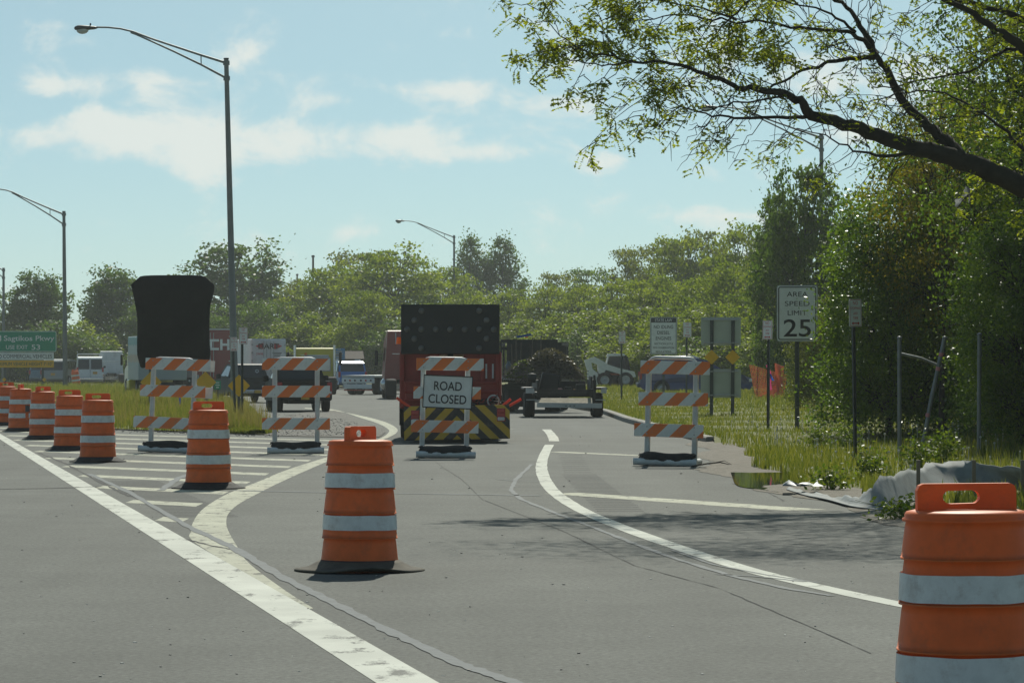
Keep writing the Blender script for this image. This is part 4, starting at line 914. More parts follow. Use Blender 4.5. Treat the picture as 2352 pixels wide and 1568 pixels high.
def semi(label, px, py, turn, paint, Y=None, group=None, high=3.5, k=1.0, stacks=True):
    x, y = gp(px, py) if Y is None else ((px-CX)*Y/F, Y); t = thing('semi_tractor', label, 'truck', (x,y,0), R(turn)); t.scale = (k,k,k); w = 1.2
    for sx in (-1,1):
        MB().box((sx*.42,3.6,.85), (.10,7.4,.22)).build('frame_rail', underside, t)
        for yy in (.75, 2.05): wheel(t, sx*.93, yy, .50, .50, steel_rim)
        wheel(t, sx*1.02, 6.9, .50, .30, steel_rim)
        MB().lathe([(.02,-.75),(.30,-.75),(.33,-.7),(.33,.7),(.30,.75),(.02,.75)], 16, 'Y', (sx*1.0,4.5,.72)).build('fuel_tank', chrome, t)
        MB().box((sx*.95,.05,.55), (.50,.02,.7)).build('mud_flap', underside, t)
        MB().tube([(sx*1.2,5.7,2.2),(sx*1.45,5.75,2.2)], .02, 6).build('mirror_arm', underside, t); MB().box((sx*1.5,5.75,2.0), (.16,.12,.75), bev=.04).build('mirror', underside, t)
        if stacks: MB().tube([(sx*1.12,3.0,.9),(sx*1.12,3.0,high+.15)], .075, 10).build('exhaust_stack', chrome, t)
        MB().tube([(sx*1.02,6.2,1.0),(sx*1.02,6.35,1.18),(sx*1.02,6.9,1.27),(sx*1.02,7.45,1.15),(sx*1.02,7.6,.8)], [.10,.14,.16,.14,.10], 10).build('fender', paint, t)
    hw = lambda z, yy: w - .03 if z < 2.6 else w - .03 - .16*(z-2.6)/(high-2.6)
    shell(t, [(3.25,.95),(3.25,high-.05),(3.35,high),(4.4,high),(5.4,min(2.95,high-.06)),(5.65,min(2.65,high-.2)),(6.05,1.85),(6.05,.95)], hw, paint, 'sleeper_cab')
    shell(t, [(6.0,.75),(6.0,1.85),(7.4,1.62),(7.75,1.45),(7.85,.75)], lambda z, yy: .95 - .25*max(0,(yy-6.6)/1.3), paint, 'hood')
    side_glass(t, [(5.05,1.85),(5.05,2.55),(5.55,2.5),(5.85,1.85)], hw); side_glass(t, [(3.9,2.1),(3.9,2.5),(4.4,2.5),(4.4,2.1)], hw)
    cross_glass(t, (6.03,1.92), (5.67,2.6), hw, .1, name='windscreen')
    MB().box((0,7.85,1.05), (1.0,.10,.85), bev=.04).build('grille', chrome, t); MB().box((0,7.95,.55), (2.3,.22,.32), bev=.06).build('front_bumper', chrome, t)
    MB().box((0,1.4,1.02), (.95,1.0,.12), bev=.03).build('fifth_wheel', underside, t); MB().box((0,3.24,2.2), (1.6,.03,.03)).build('grab_bar', chrome, t)
    return t
t = semi('maroon semi tractor standing behind the arrow board truck', 944, 913, 4, truck_maroon, Y=146, high=3.35, k=.92, stacks=False)
# folded wall plate and catwalk behind the cab
for sx in (-1,1): MB().box((sx*.62,3.235,2.95), (.04,.02,.55)).build('trim', alu, t)
t = semi('bright yellow semi tractor seen from behind, orange beacon on top', 724, 906, 4, yellow_p, Y=170, high=2.62, k=.92)
MB().prism([(-.72,1.3),(-.72,2.0),(-.55,2.2),(.75,2.2),(.9,2.0),(.9,1.3)], 3.16, 3.24).build('headache_panel', alu, t); MB().tube([(-.5,3.2,2.2),(-.5,3.2,2.34)], [.09,.06], 10).build('beacon', amber_lens, t)
t = semi('white semi tractor standing beside the white van', 257, 892, 8, trailer_w, Y=255, high=3.2, k=.80, stacks=False)
# flatbed trailer, rear toward us
x, y = (823-CX)*168/F, 168; t = thing('flatbed_trailer', 'white flatbed trailer with round lamps in its rear bumper', 'trailer', (x,y,0), R(-14))
MB().box((0,4.5,.93), (1.75,9,.12), bev=.02).build('deck', alu, t); MB().box((0,-.03,.72), (1.72,.08,.26), bev=.02).build('rear_bumper', trailer_w, t); MB().box((0,-.05,.43), (1.45,.06,.24), bev=.02).build('lower_bumper', trailer_w, t)
for k in range(6): MB().lathe([(.001,-.02),(.045,-.02),(.05,0)], 12, 'Y', (-.68+.26*k+(.06 if k > 2 else 0),-.075,.73)).build('tail_lamp', red_lens if k in (1,4) else underside, t)
for sx in (-1,1):
    for yy in (1.2, 2.4): wheel(t, sx*.66, yy, .42, .40, steel_rim)
MB().box((0,4.5,.74), (.9,8.8,.26)).build('chassis', underside, t)
MB().box((-1.35,2.2,.60), (.28,.04,.52)).build('mud_flap', plate_w, t); MB().box((0,.02,.24), (1.5,.04,.06)).build('marker_strip', red_lens, t)
# box truck with faded stripes
t = thing('box_truck', 'box truck with faded teal and orange stripes beside the covered sign', 'truck', ((373-CX)*150/F,150,0), R(13))
def stripe_box():
    m = bpy.data.materials.new('striped_box'); m.use_nodes = True; N = m.node_tree.nodes; L = m.node_tree.links; b = N['Principled BSDF']; b.inputs['Roughness'].default_value = .5
    tc = N.new('ShaderNodeTexCoord'); sp = N.new('ShaderNodeSeparateXYZ'); L.new(tc.outputs['Object'], sp.inputs[0]); nz = N.new('ShaderNodeTexNoise'); nz.inputs['Scale'].default_value = 1.5; nz.inputs['Detail'].default_value = 5; L.new(tc.outputs['Object'], nz.inputs['Vector'])
    ad = N.new('ShaderNodeMath'); ad.operation = 'MULTIPLY_ADD'; L.new(nz.outputs[0], ad.inputs[0]); ad.inputs[1].default_value = .25; L.new(sp.outputs[2], ad.inputs[2])
    mr = N.new('ShaderNodeMapRange'); mr.inputs['From Min'].default_value = .85; mr.inputs['From Max'].default_value = 2.95; L.new(ad.outputs[0], mr.inputs['Value'])
    cr = N.new('ShaderNodeValToRGB'); L.new(mr.outputs[0], cr.inputs[0]); e = cr.color_ramp; e.interpolation = 'LINEAR'
    cols = [(0,(.36,.40,.40)),(.42,(.33,.40,.42)),(.47,(.42,.36,.28)),(.58,(.42,.34,.26)),(.63,(.38,.44,.44)),(.78,(.38,.45,.45)),(.83,(.12,.34,.36)),(.97,(.16,.38,.40)),(1,(.55,.60,.60))]
    while len(e.elements) < len(cols): e.elements.new(.5)
    for el_, (p_, c_) in zip(e.elements, cols): el_.position = p_; el_.color = (*c_,1)
    L.new(cr.outputs[0], b.inputs['Base Color']); return m
MB().box((0,2.0,1.83), (2.2,4.2,2.0), bev=.03).build('box', stripe_box(), t)
MB().box((0,2.8,.62), (1.0,6.6,.22)).build('chassis', underside, t); shell(t, [(4.15,.5),(4.15,2.1),(4.3,2.2),(5.0,2.15),(5.5,1.5),(6.4,1.3),(6.5,.5)], lambda z, yy: 1.0, car_white, 'cab'); side_glass(t, [(4.4,1.5),(4.4,2.0),(4.9,2.0),(5.3,1.5)], lambda z, yy: 1.0)
for sx in (-1,1):
    wheel(t, sx*.85, 1.0, .45, .45, steel_rim); wheel(t, sx*.9, 5.6, .45, .28, steel_rim); MB().box((sx*1.3,5.0,1.75), (.1,.1,.5), bev=.03).build('mirror', underside, t); MB().box((sx*1.08,2.9,.62), (.35,.9,.45), bev=.05).build('fuel_tank', yellow_p, t)
MB().box((0,-.06,.55), (2.1,.12,.14)).build('rear_bumper', chrome, t)
# dump truck with a gray tarp behind the covered sign
t = thing('tarped_truck', 'dark truck with a gray tarp behind the striped barricade', 'truck', ((398-CX)*165/F,165,0), R(9))
vs_ = [(-1.1,0,.9),(-1.1,0,1.25),(-.6,0,1.42),(0,0,1.47),(.6,0,1.42),(1.1,0,1.25),(1.1,0,.9)]; mb = MB(); n = 7
for k in range(6): mb.v += [(p[0]*(1+.03*math.sin(k*2)), k*.7, p[2]+.06*math.sin(k*1.9+i)) for i, p in enumerate(vs_)]
mb.f += [(k*n+i,k*n+i+1,(k+1)*n+i+1,(k+1)*n+i) for k in range(5) for i in range(n-1)] + [tuple(range(n)), tuple(range(5*n,6*n))]; mb.sm = [True]*len(mb.f); mb.build('tarp', mat('gray_tarp',(.22,.20,.19),rough=.6,var=.3,scale=2), t)
MB().box((0,1.75,.68), (2.1,3.4,.45)).build('bed', underside, t); shell(t, [(3.7,.45),(3.7,1.9),(4.6,1.9),(5.1,1.3),(6.0,1.15),(6.05,.45)], lambda z, yy: 1.0, car_black, 'cab')
for sx in (-1,1): wheel(t, sx*.85, .9, .45, .4); wheel(t, sx*.88, 5.3, .45, .28); MB().lathe([(.001,-.02),(.05,-.02),(.055,0)], 10, 'Y', (sx*.8,-.01,.72)).build('tail_lamp', white_lens, t)

# ---------------------------------------------------------------- arrow board truck with crash cushion
YT = 66.0; sT = F/YT; t = thing('arrow_board_truck', 'red work truck with a black arrow board and striped crash cushion', 'truck', ((1034-CX)*YT/F, YT, 0), R(0))
x0 = t.location.x
def TX(px, yy=0): return (px-CX)*(YT+yy)/F - x0
def TZ(py, yy=0): return CAMH + (HY-py)*(YT+yy)/F
chev = stripe_mat('chevron_stripes', (.64,.40,.02), (.025,.025,.025), .38, 'V', .25)
pw = TX(1171)-TX(928)
cush = MB().box((0,0,0), (pw,.06,TZ(931)-TZ(1009)), bev=.01).build('striped_cushion_panel', chev, t); cush.location = ((TX(1171)+TX(928))/2, 0, (TZ(931)+TZ(1009))/2); cush['phase'] = .15; cush.rotation_euler = (0,R(-1.0),0)
MB().box((cush.location.x,.80,(TZ(931)+TZ(1004))/2), (pw-.06,1.5,TZ(935)-TZ(1002)), bev=.03).build('crash_cushion', truck_maroon, t)
for a, b in ((946,962),(1143,1159)):
    for k in range(3):
        l = MB().box(((TX(a)+TX(b))/2, -.05, TZ(948+9.2*k-(5 if a > 1000 else 0))), (.14,.05,.072), bev=.012).build('tail_lamp', red_lens if k < 2 else white_lens, t)
    MB().box(((TX(a)+TX(b))/2, -.035, TZ(957-(5 if a > 1000 else 0))), (.165,.02,.26)).build('lamp_plate', red_lens, t)
fl_o = mat('fluorescent_orange', (.95,.10,.04), rough=.5, transl=.2)
for p0, p1 in (((911,913),(946,938)),((1197,916),(1168,933)),((1173,916),(1154,932))): MB().tube([(TX(p0[0]),-.02,TZ(p0[1])),(TX(p1[0]),.0,TZ(p1[1]))], .028, 8).build('marker_rod', fl_o, t)
mb = MB(); r_ = random.Random(3)
for i in range(26): a = (TX(r_.uniform(1090,1150)), r_.uniform(.2,1.0), TZ(r_.uniform(915,930))); mb.tube([a, (a[0]+r_.uniform(-.2,.2), a[1]+.1, a[2]+r_.uniform(-.06,.08))], .016, 5)
tag(mb.build('hydraulic_hoses', underside, t), kind='stuff'); MB().lathe([(.10,-.02),(.13,-.02),(.13,.02),(.10,.02)], 18, 'Y', (TX(1133),.3,TZ(921))).build('hose_reel', alu, t)
D = 2.0                                             # tail of the body lies behind the folded cushion
bx0, bx1 = TX(918,D), TX(1151,D)
bodyc = (bx0+bx1)/2; zb, zt = TZ(938,D), TZ(806,D)
MB().box((bodyc, D+2.0, (zb+zt)/2), (bx1-bx0, 4.0, zt-zb), bev=.03).build('dump_body', truck_red, t)
tg = MB().box((bodyc+.02, D-.04, (TZ(920,D)+TZ(876,D))/2), (bx1-bx0-.18,.08,TZ(876,D)-TZ(920,D)), bev=.02).build('tailgate', truck_red, t)
for py in (878, 899, 918): MB().box((bodyc+.02, D-.10, TZ(py,D)), (bx1-bx0-.16,.05,.06), bev=.015).build('rib', truck_red, tg)
for px in (924, 1108, 1143): MB().box((TX(px,D), D-.06, (TZ(812,D)+TZ(876,D))/2), (.10,.09,TZ(812,D)-TZ(876,D)), bev=.015).build('corner_post', truck_red, t)
for px in (1117, 1132): MB().box((TX(px,D), D-.05, TZ(852,D)), (.035,.03,.30)).build('reflector_strip', plate_w, t)
MB().box((TX(1037,D), D-.05, TZ(820,D)), (.50,.03,.10), bev=.01).build('lamp_bar', mat('lamp_bar_amber',(.40,.26,.12),rough=.4,var=.5,scale=25), t)
MB().box((bodyc,D+2.2,.55), (.95,6.0,.30)).build('chassis', underside, t)
for sx in (-1,1):
    wheel(t, bodyc+sx*.78, D+1.2, .48, .55, steel_rim); wheel(t, bodyc+sx*.9, D+5.6, .48, .30, steel_rim)
    MB().box((bodyc+sx*.8, D+.35, .62), (.52,.02,.62)).build('mud_flap', underside, t)
shell(t, [(D+4.2,.7),(D+4.2,2.3),(D+5.2,2.3),(D+5.6,1.6),(D+6.6,1.4),(D+6.7,.6)], lambda z, yy: .95, truck_red, 'cab').location = (bodyc,0,0)
DB = D-.15
bz = (TZ(699,DB)+TZ(813,DB))/2; bcx = (TX(921,DB)+TX(1147.5,DB))/2; bw_, bh_ = TX(1147.5,DB)-TX(921,DB), TZ(699,DB)-TZ(813,DB)
ab = MB().box((bcx,DB,bz), (bw_,.12,bh_), bev=.012).build('arrow_board', mat('arrow_board_black',(.034,.036,.034),rough=.6,var=.25,scale=2,spec=.5), t)
lampm = mat('arrow_lamp', (.13,.135,.125), rough=.3, spec=.7); MB().box((bcx,DB+.3,bz-.3), (.12,.5,bh_)).build('board_mast', underside, t)
for cx_, cz_ in ((407,145),(937,145),(343,232),(1005,232),(277,315),(407,315),(540,315),(672,315),(805,315),(937,315),(1070,315),(343,400),(1005,400),(407,487),(937,487)):
    MB().lathe([(.001,-.03),(.045,-.028),(.06,-.012),(.062,0)], 14, 'Y', (bcx+(cx_-672)/905*bw_, DB-.06, bz-(cz_-313)/455*bh_)).build('arrow_lamp', lampm, ab)
MB().tube([(TX(918,DB),DB+.2,TZ(790,DB)),(TX(918,DB),DB+.2,TZ(774,DB))], [.09,.065], 10).build('beacon', amber_lens, t)

# ---------------------------------------------------------------- rack truck full of brush, trailer, skid steer
YK = 108.0; t = thing('rack_truck', 'dark landscaping truck with a tool rack behind the red truck', 'truck', ((1215-CX)*YK/F, YK, 0), R(-4)); x0 = t.location.x
def KX(px, yy=0): return (px-CX)*(YK+yy)/F - x0
def KZ(py, yy=0): return CAMH + (HY-py)*(YK+yy)/F
dkgreen = mat('rack_dark', (.030,.033,.030), rough=.7, var=.3); deckc = (KX(1150)+KX(1276))/2
MB().box((deckc,2.0,KZ(872)), (2.2,4.4,.16), bev=.02).build('bed', dkgreen, t); MB().box((KX(1172),-.22,KZ(868)), (.75,.08,.13), bev=.02).build('bed_edge', alu, t)
for k in range(9):
    px = 1150 + 16*k; MB().box((KX(px),.0 if k % 2 else .1,(KZ(872)+KZ(783))/2), (.05,.05,KZ(783)-KZ(872))).build('stake', dkgreen, t)
for py in (783, 800): MB().box(((KX(1150)+KX(1281))/2,.03,KZ(py)), (KX(1281)-KX(1150),.05,.10)).build('rack_rail', dkgreen, t)
for sx in (-1,1):
    for k in range(4): MB().box((deckc+sx*1.08,.6+1.1*k,(KZ(872)+KZ(785))/2), (.05,.05,KZ(785)-KZ(872))).build('stake', dkgreen, t)
    MB().box((deckc+sx*1.08,2.2,KZ(790)), (.04,4.2,.10)).build('rack_rail', dkgreen, t); wheel(t, deckc+sx*.75, 1.0, .45, .50, steel_rim); wheel(t, deckc+sx*.85, 6.0, .45, .28, steel_rim)
MB().box((deckc,2.6,.58), (1.2,6.5,.34)).build('chassis', underside, t); MB().box((KX(1190),.1,.55), (.9,.5,.75), bev=.04).build('tool_box', dkgreen, t)
shell(t, [(4.5,.6),(4.5,2.3),(5.5,2.25),(5.9,1.6),(6.9,1.4),(7.0,.55)], lambda z, yy: .98, dkgreen, 'cab').location = (deckc,0,0)
MB().box((KX(1203),.05,KZ(771)), (.48,.12,.075), rot=(0,R(-9),0)).build('blue_lid', mat('tool_blue',(.02,.09,.30)), t); MB().box((KX(1209),.05,KZ(772)), (.09,.09,.11)).build('beacon', amber_lens, t)
MB().lathe([(.02,-.2),(.10,-.2),(.10,.12),(.05,.18),(.05,.24)], 12, 'Z', (KX(1169),-.12,KZ(846))).build('water_jug', mat('jug_blue',(.10,.14,.17),rough=.3), t)
for k, (px, py0, py1) in enumerate(((1178,868,790),(1187,866,782),(1196,868,786),(1222,850,776),(1242,840,770))): MB().tube([(KX(px),-.1,KZ(py0)),(KX(px+rnd.uniform(-6,6)),-.08,KZ(py1))], .022, 6).build('tool_handle', mat('tool_wood',(.12,.10,.075)), t)
# brush heap
def brush(label, cx, cy, cz, rx, ry, rz, n, m, seed):
    r = np.random.default_rng(seed); t = thing('brush_pile', label, 'brush pile', (cx,cy,cz)); mb = MB(); rr = random.Random(seed)
    for i in range(260):
        a = rr.uniform(0,6.28); u = rr.random()**.5; p = Vector((math.cos(a)*u*rx*.95, math.sin(a)*u*ry*.95, rz*(1-u*u)*rr.uniform(.1,.95))); d = Vector((rr.gauss(0,1),rr.gauss(0,.5),rr.uniform(-.5,.6))).normalized()*rr.uniform(.3,.8)
        mb.tube([p-d*.5, p+Vector((0,0,.05)), p+d*.5], [.014,.01,.004], 4, caps=False)
    tag(mb.build('twigs', mat('twig_gray',(.17,.145,.125),rough=.9,var=.4,scale=20), t, fix=False), kind='stuff')
    a = r.uniform(0,6.28,n); u = np.sqrt(r.random(n)); c = np.stack([np.cos(a)*u*rx, np.sin(a)*u*ry, rz*(1-u**2)*r.uniform(.05,1.03,n)],1)
    tag(leaf_obj('leaves', c, .11, m, t, r, flat=.2), kind='stuff'); return t
def leaf_quads(c, size, r, flat=.3, aspect=.55, tint=None, bend=True):
    "one rhombic leaf per centre"
    n = len(c); s = size*r.uniform(.6,1.35,n); u = r.normal(size=(n,3)); u[:,2] *= .6; u /= np.linalg.norm(u,axis=1)[:,None]
    w = r.normal(size=(n,3)); w[:,2] += flat; w = np.cross(u, w); w /= np.linalg.norm(w,axis=1)[:,None]+1e-9
    v = np.stack([c-u*s[:,None]*.5, c+w*(s*aspect*.5)[:,None], c+u*s[:,None]*.5, c-w*(s*aspect*.5)[:,None]],1).reshape(-1,3)
    f = np.arange(n*4).reshape(n,4); return v, f, (r.random(n) if tint is None else tint)
def leaf_obj(name, c, size, m, parent, r, flat=.3, aspect=.55, tint=None):
    v, f, t_ = leaf_quads(c, size, r, flat, aspect, tint); return link(name, np_mesh(name, v, f, t_), m, parent)
brush_leaf = leaf_mat('brush_leaf', (.045,.055,.025), (.14,.20,.03), transl=.4); brush_dead = leaf_mat('brush_dead', (.045,.042,.035), (.13,.12,.09), transl=.3)
brush('heap of gray dead brush and twigs loaded on the rack truck', (1262-CX)*107/F, 107, CAMH+(HY-868)*107/F, 1.15, .9, .95, 6500, brush_dead, 3)
brush('fresh leafy brush heap with green leaves on the rack truck bed', (1200-CX)*106.4/F, 106.4, CAMH+(HY-866)*106.4/F, .55, .5, .55, 1800, brush_leaf, 4)
# utility trailer with a plank ramp
YU = 97.0; t = thing('utility_trailer', 'black utility trailer with its plank ramp folded toward us', 'trailer', ((1301-CX)*YU/F, YU, 0), R(2)); x0 = t.location.x
def UX(px, yy=0): return (px-CX)*(YU+yy)/F - x0
def UZ(py, yy=0): return CAMH + (HY-py)*(YU+yy)/F
blackm = mat('trailer_black', (.022,.023,.023), rough=.55, var=.3); plank = mat('plank_gray', (.33,.29,.21), rough=.9, var=.35, scale=5, bump=.4)
for sx, px in ((-1,1221),(1,1380)):
    for yy in (1.6, 2.5): wheel(t, UX(px), yy, .36, .30, steel_rim)
    MB().box((UX(px-5 if sx < 0 else px+4),1.4,UZ(892)), (.32,2.4,.06), bev=.02).build('fender', blackm, t); MB().box((UX(px-3 if sx < 0 else px+8),.22,UZ(897)), (.25 if sx < 0 else .16,.05,.15)).build('lamp_plate', plate_w, t); MB().box((UX(px),.2,UZ(918)), (.30,.05,.03)).build('step', alu, t)
    MB().box((UX(px+14 if sx < 0 else px-13),1.7,UZ(884)), (.06,3.6,.30)).build('side_rail', blackm, t)
MB().box((UX(1365),-.1,UZ(891)), (.06,.08,UZ(865)-UZ(925))).build('gate_post', blackm, t); MB().box((UX(1358),.3,UZ(878)), (.05,.9,.35)).build('side_rail', blackm, t)
MB().box((UX(1301),1.9,UZ(905)), (UX(1368)-UX(1235),3.6,.10)).build('deck', blackm, t); MB().box((UX(1298),3.6,UZ(890)), (UX(1360)-UX(1235),.06,.34)).build('front_rail', blackm, t); MB().box((UX(1302),.3,UZ(903)), (UX(1368)-UX(1232),.08,.22)).build('rear_beam', blackm, t)
for k in range(5): MB().box((UX(1301)-.02*k,-.12-.16*k,UZ(916)-.055*k*.9), (UX(1362)-UX(1243)+.03*k,.145,.03), rot=(R(18),0,0)).build('plank', plank, t)
MB().box((UX(1304),-.98,UZ(928)-.02), (UX(1385)-UX(1237),.05,.14), rot=(0,R(.8),0)).build('ramp_lip', alu, t)
for k in range(3): MB().box((UX(1296)+.12*k,-1.01,UZ(929)-.02), (.05,.02,.02)).build('lip_slot', underside, t)
MB().box((UX(1266),1.2,UZ(882)), (.55,.35,.62), rot=(0,R(12),0), bev=.03).build('leaned_board', blackm, t); MB().lathe([(.02,-.12),(.13,-.12),(.15,0),(.13,.12),(.02,.12)], 14, 'X', (UX(1225),1.0,UZ(868))).build('engine', dkgreen, t)
for px, py, c_, s_ in ((1286,893,'pale',.14),(1296,897,'rose',.16),(1316,895,'dark',.22),(1330,898,'amber',.10),(1345,891,'dark',.30)):
    MB().box((UX(px),2.6,UZ(py)), (s_,.2,s_*.7), bev=.03).build('loose_tool', {'pale':plate_w,'rose':mat('tool_rose',(.35,.16,.15)),'dark':dkgreen,'amber':plate_m}[c_], t)
# skid steer loader
YS = 172.0; sS = F/YS; t = thing('skid_steer_loader', 'white skid steer loader standing behind the utility trailer', 'loader', ((1400-CX)*YS/F, YS, 0), 0); x0 = t.location.x
def SX(px): return (px-CX)/sS - x0
def SZ(py): return CAMH + (HY-py)/sS
gz_ = SZ(905); t.location.z = 0
lw = mat('loader_white', (.80,.81,.77), rough=.45, var=.1); 
def poly(name, pts, y0, y1, m): return MB().prism([(SX(a),SZ(b)) for a,b in pts], y0, y1).build(name, m, t)
poly('chassis', [(1368,884),(1372,868),(1395,862),(1440,866),(1448,878),(1444,902),(1376,902)], -.45, .55, underside)
poly('cab', [(1386,866),(1394,829),(1432,829),(1442,834),(1448,868)], -.42, .42, glass_m); poly('cab_roof', [(1392,833),(1396,827),(1432,827),(1440,832)], -.48, .48, lw)
for px0, px1 in ((1388,1397),(1442,1436)): MB().tube([(SX(px0),-.46,SZ(866)),(SX(px1),-.46,SZ(830))], .05, 8).build('cab_post', lw if px0 < 1400 else underside, t)
for y0, y1 in ((-.85,-.62),(.62,.85)):
    poly('lift_arm', [(1352,838),(1366,835),(1382,843),(1396,852),(1420,860),(1456,868),(1459,880),(1448,882),(1410,870),(1390,864),(1384,876),(1374,872),(1372,852),(1356,846)], y0, y1, lw); poly('arm_tower', [(1342,842),(1356,838),(1360,862),(1372,872),(1376,890),(1372,901),(1350,901),(1349,866)], y0+.02, y1-.02, lw)
text(t, 'Bobcat', SX(1364), SZ(882), .17, black_ink, .55, y=-.86); MB().box((SX(1415),-.60,SZ(874)), (.75,.03,.10)).build('red_stripe', mat('loader_red',(.5,.07,.02)), t)
for px in (1388, 1436):
    for yy in (-.72,.72):
        o = wheel(t, SX(px), yy, .42, .30, steel_rim, z=SZ(887)); o.rotation_euler = (0,0,math.pi/2)
t.location.z = -(SZ(887)-.42)+gz(t.location.x, YS)
# ---------------------------------------------------------------- trees
bark = mat('bark', (.075,.066,.055), rough=.95, var=.4, scale=4, bump=.8); bark_d = mat('bark_dark', (.040,.036,.030), rough=.95, var=.35, scale=6, bump=.6)
leaf_dark = leaf_mat('leaf_dark_green', (.034,.078,.014), (.110,.175,.030), .48, .15)
leaf_mid = leaf_mat('leaf_mid_green', (.045,.095,.015), (.130,.200,.030), .5, .15)
leaf_yel = leaf_mat('leaf_yellow_green', (.085,.140,.013), (.235,.285,.026), .54, .12)
leaf_oli = leaf_mat('leaf_olive', (.075,.105,.020), (.19,.215,.042), .52, .12)
leaf_shr = leaf_mat('leaf_shrub', (.035,.090,.012), (.17,.25,.024), .5, .5, .35)
leaf_loc = leaf_mat('leaf_locust', (.11,.16,.016), (.32,.36,.04), .6, .25)
def make_tree(seed, H, RX, zc, clumps, leaves, lsize, shape='round', rc=.55, trunk_r=.16, flat=.5, kids=7, low=.12, minr=.014):
    "trunk and limbs as one tapered network, leaves in clumps at the branch ends; origin at the foot"
    r = np.random.default_rng(seed); rr = random.Random(seed); cs = []
    RZ = H - zc
    while len(cs) < clumps:
        p = r.normal(size=3); p /= np.linalg.norm(p); rad = r.random()**.30
        if shape == 'round': q = np.array([p[0]*RX*rad, p[1]*RX*rad, zc + p[2]*(RZ if p[2] > 0 else zc*(1-low))*rad])
        elif shape == 'layer': q = np.array([p[0]*RX*rad, p[1]*RX*rad, zc + p[2]*(RZ if p[2] > 0 else zc*(1-low))*rad]); q[2] += .35*(round(q[2]/(H*.13))*H*.13 - q[2]) + r.normal()*.25 - .25*np.hypot(q[0],q[1])/RX
        elif shape == 'column': h = r.random(); w = RX*math.sin(math.pi*min(.98,(.12+.86*h)))**.7; a = r.uniform(0,6.28); u = r.random()**.4; q = np.array([w*u*math.cos(a), w*u*math.sin(a), H*(low+(1-low)*h)])
        else: h = r.random(); w = RX*(1-.15*h); a = r.uniform(0,6.28); u = r.random()**.4; q = np.array([w*u*math.cos(a), w*u*math.sin(a), H*(.04+.94*h*(.55+.45*r.random()))])
        if rr.random() < .10: q[:2] *= 1.15; q[2] *= 1.04
        if q[2] > .1: cs.append(q)
    cs = np.array(cs); mb = MB()
    top = zc + RZ*.55; lean = np.array([rr.uniform(-.3,.3), rr.uniform(-.3,.3)])
    def trunk_pt(h): t = h/top; return Vector((lean[0]*t*t + .08*math.sin(t*5+seed), lean[1]*t*t, h))
    tp = [trunk_pt(top*i/9) for i in range(10)]; mb.tube(tp, [trunk_r*(1.25 if i == 0 else 1)*(1-i/9)**.8+minr for i in range(10)], 8)
    ang = np.arctan2(cs[:,1], cs[:,0]); key = np.floor((ang+math.pi)/(2*math.pi)*kids) + 100*np.floor(cs[:,2]/H*3.2)
    for kk in np.unique(key):
        ids = np.where(key == kk)[0]; c = cs[ids].mean(0); h0 = max(zc*low+.3*zc*(1-low)*.5, min(top*.95, c[2] - .45*math.hypot(c[0],c[1]) - .3)); p0 = trunk_pt(h0); e = Vector(c); n = 7; pts = []
        for i in range(n): t = i/(n-1); q = p0.lerp(e, t); q += Vector((rr.gauss(0,.06), rr.gauss(0,.06), .25*math.sin(math.pi*t)*rr.uniform(.1,.8)))*min(1,H/8); pts.append(q)
        pts[0] = p0; r0 = trunk_r*.42*min(1,.5+len(ids)/14); mb.tube(pts, [r0*(1-i/(n-1))+minr for i in range(n)], 5, caps=False)
        for j in ids:
            k = rr.randint(2, n-2); a = pts[k]; b = Vector(cs[j]); mid = a.lerp(b,.5)+Vector((rr.gauss(0,.1),rr.gauss(0,.1),.12)); rb = max(minr, r0*.35*(1-k/n)+minr*.6); mb.tube([a, mid, b], [rb, rb*.7, minr*.5], 4, caps=False)
    per = max(1, leaves//clumps); g = r.normal(size=(clumps,per,3))*np.array([rc,rc,rc*flat]); g *= r.uniform(.55,1.3,(clumps,1,1)); pos = (cs[:,None,:]+g).reshape(-1,3); pos[:,2] = np.maximum(pos[:,2], .05)
    ctint = r.random(clumps)*.65; tint = np.clip(np.repeat(ctint, per) + r.random(clumps*per)*.45 - .05, 0, 1)
    v, f, t_ = leaf_quads(pos, lsize, r, .5, .62, tint)
    return mb.mesh('trunk'), np_mesh('crown', v, f, t_)
PROTO = {
 'maple':  make_tree(11, 10, 3.1, 5.6, 170, 13600, .30, 'round', .50, .18, .55),
 'maple2': make_tree(12, 11, 4.2, 6.0, 230, 17000, .30, 'round', .52, .20, .55),
 'locust': make_tree(13, 9.5, 4.6, 5.8, 210, 15000, .26, 'layer', .62, .17, .26, 9),
 'locust2':make_tree(14, 9.0, 4.0, 5.2, 180, 13000, .26, 'layer', .60, .16, .28, 8),
 'airy':   make_tree(15, 9.5, 3.0, 6.4, 90, 5200, .25, 'layer', .48, .11, .35, 6),
 'poplar': make_tree(16, 12, 2.6, 6.0, 150, 10500, .28, 'column', .42, .14, .9, 6, .10),
 'sapling':make_tree(17, 6.0, 2.0, 3.2, 110, 9500, .22, 'round', .40, .07, .6, 6, .02),
 'sapling2':make_tree(18, 6.5, 2.3, 3.4, 120, 10500, .22, 'layer', .45, .08, .45, 7, .02),
 'bush':   make_tree(19, 2.6, 1.7, 1.2, 60, 5200, .20, 'bush', .30, .05, .7, 5, .02),
}
_first = {}
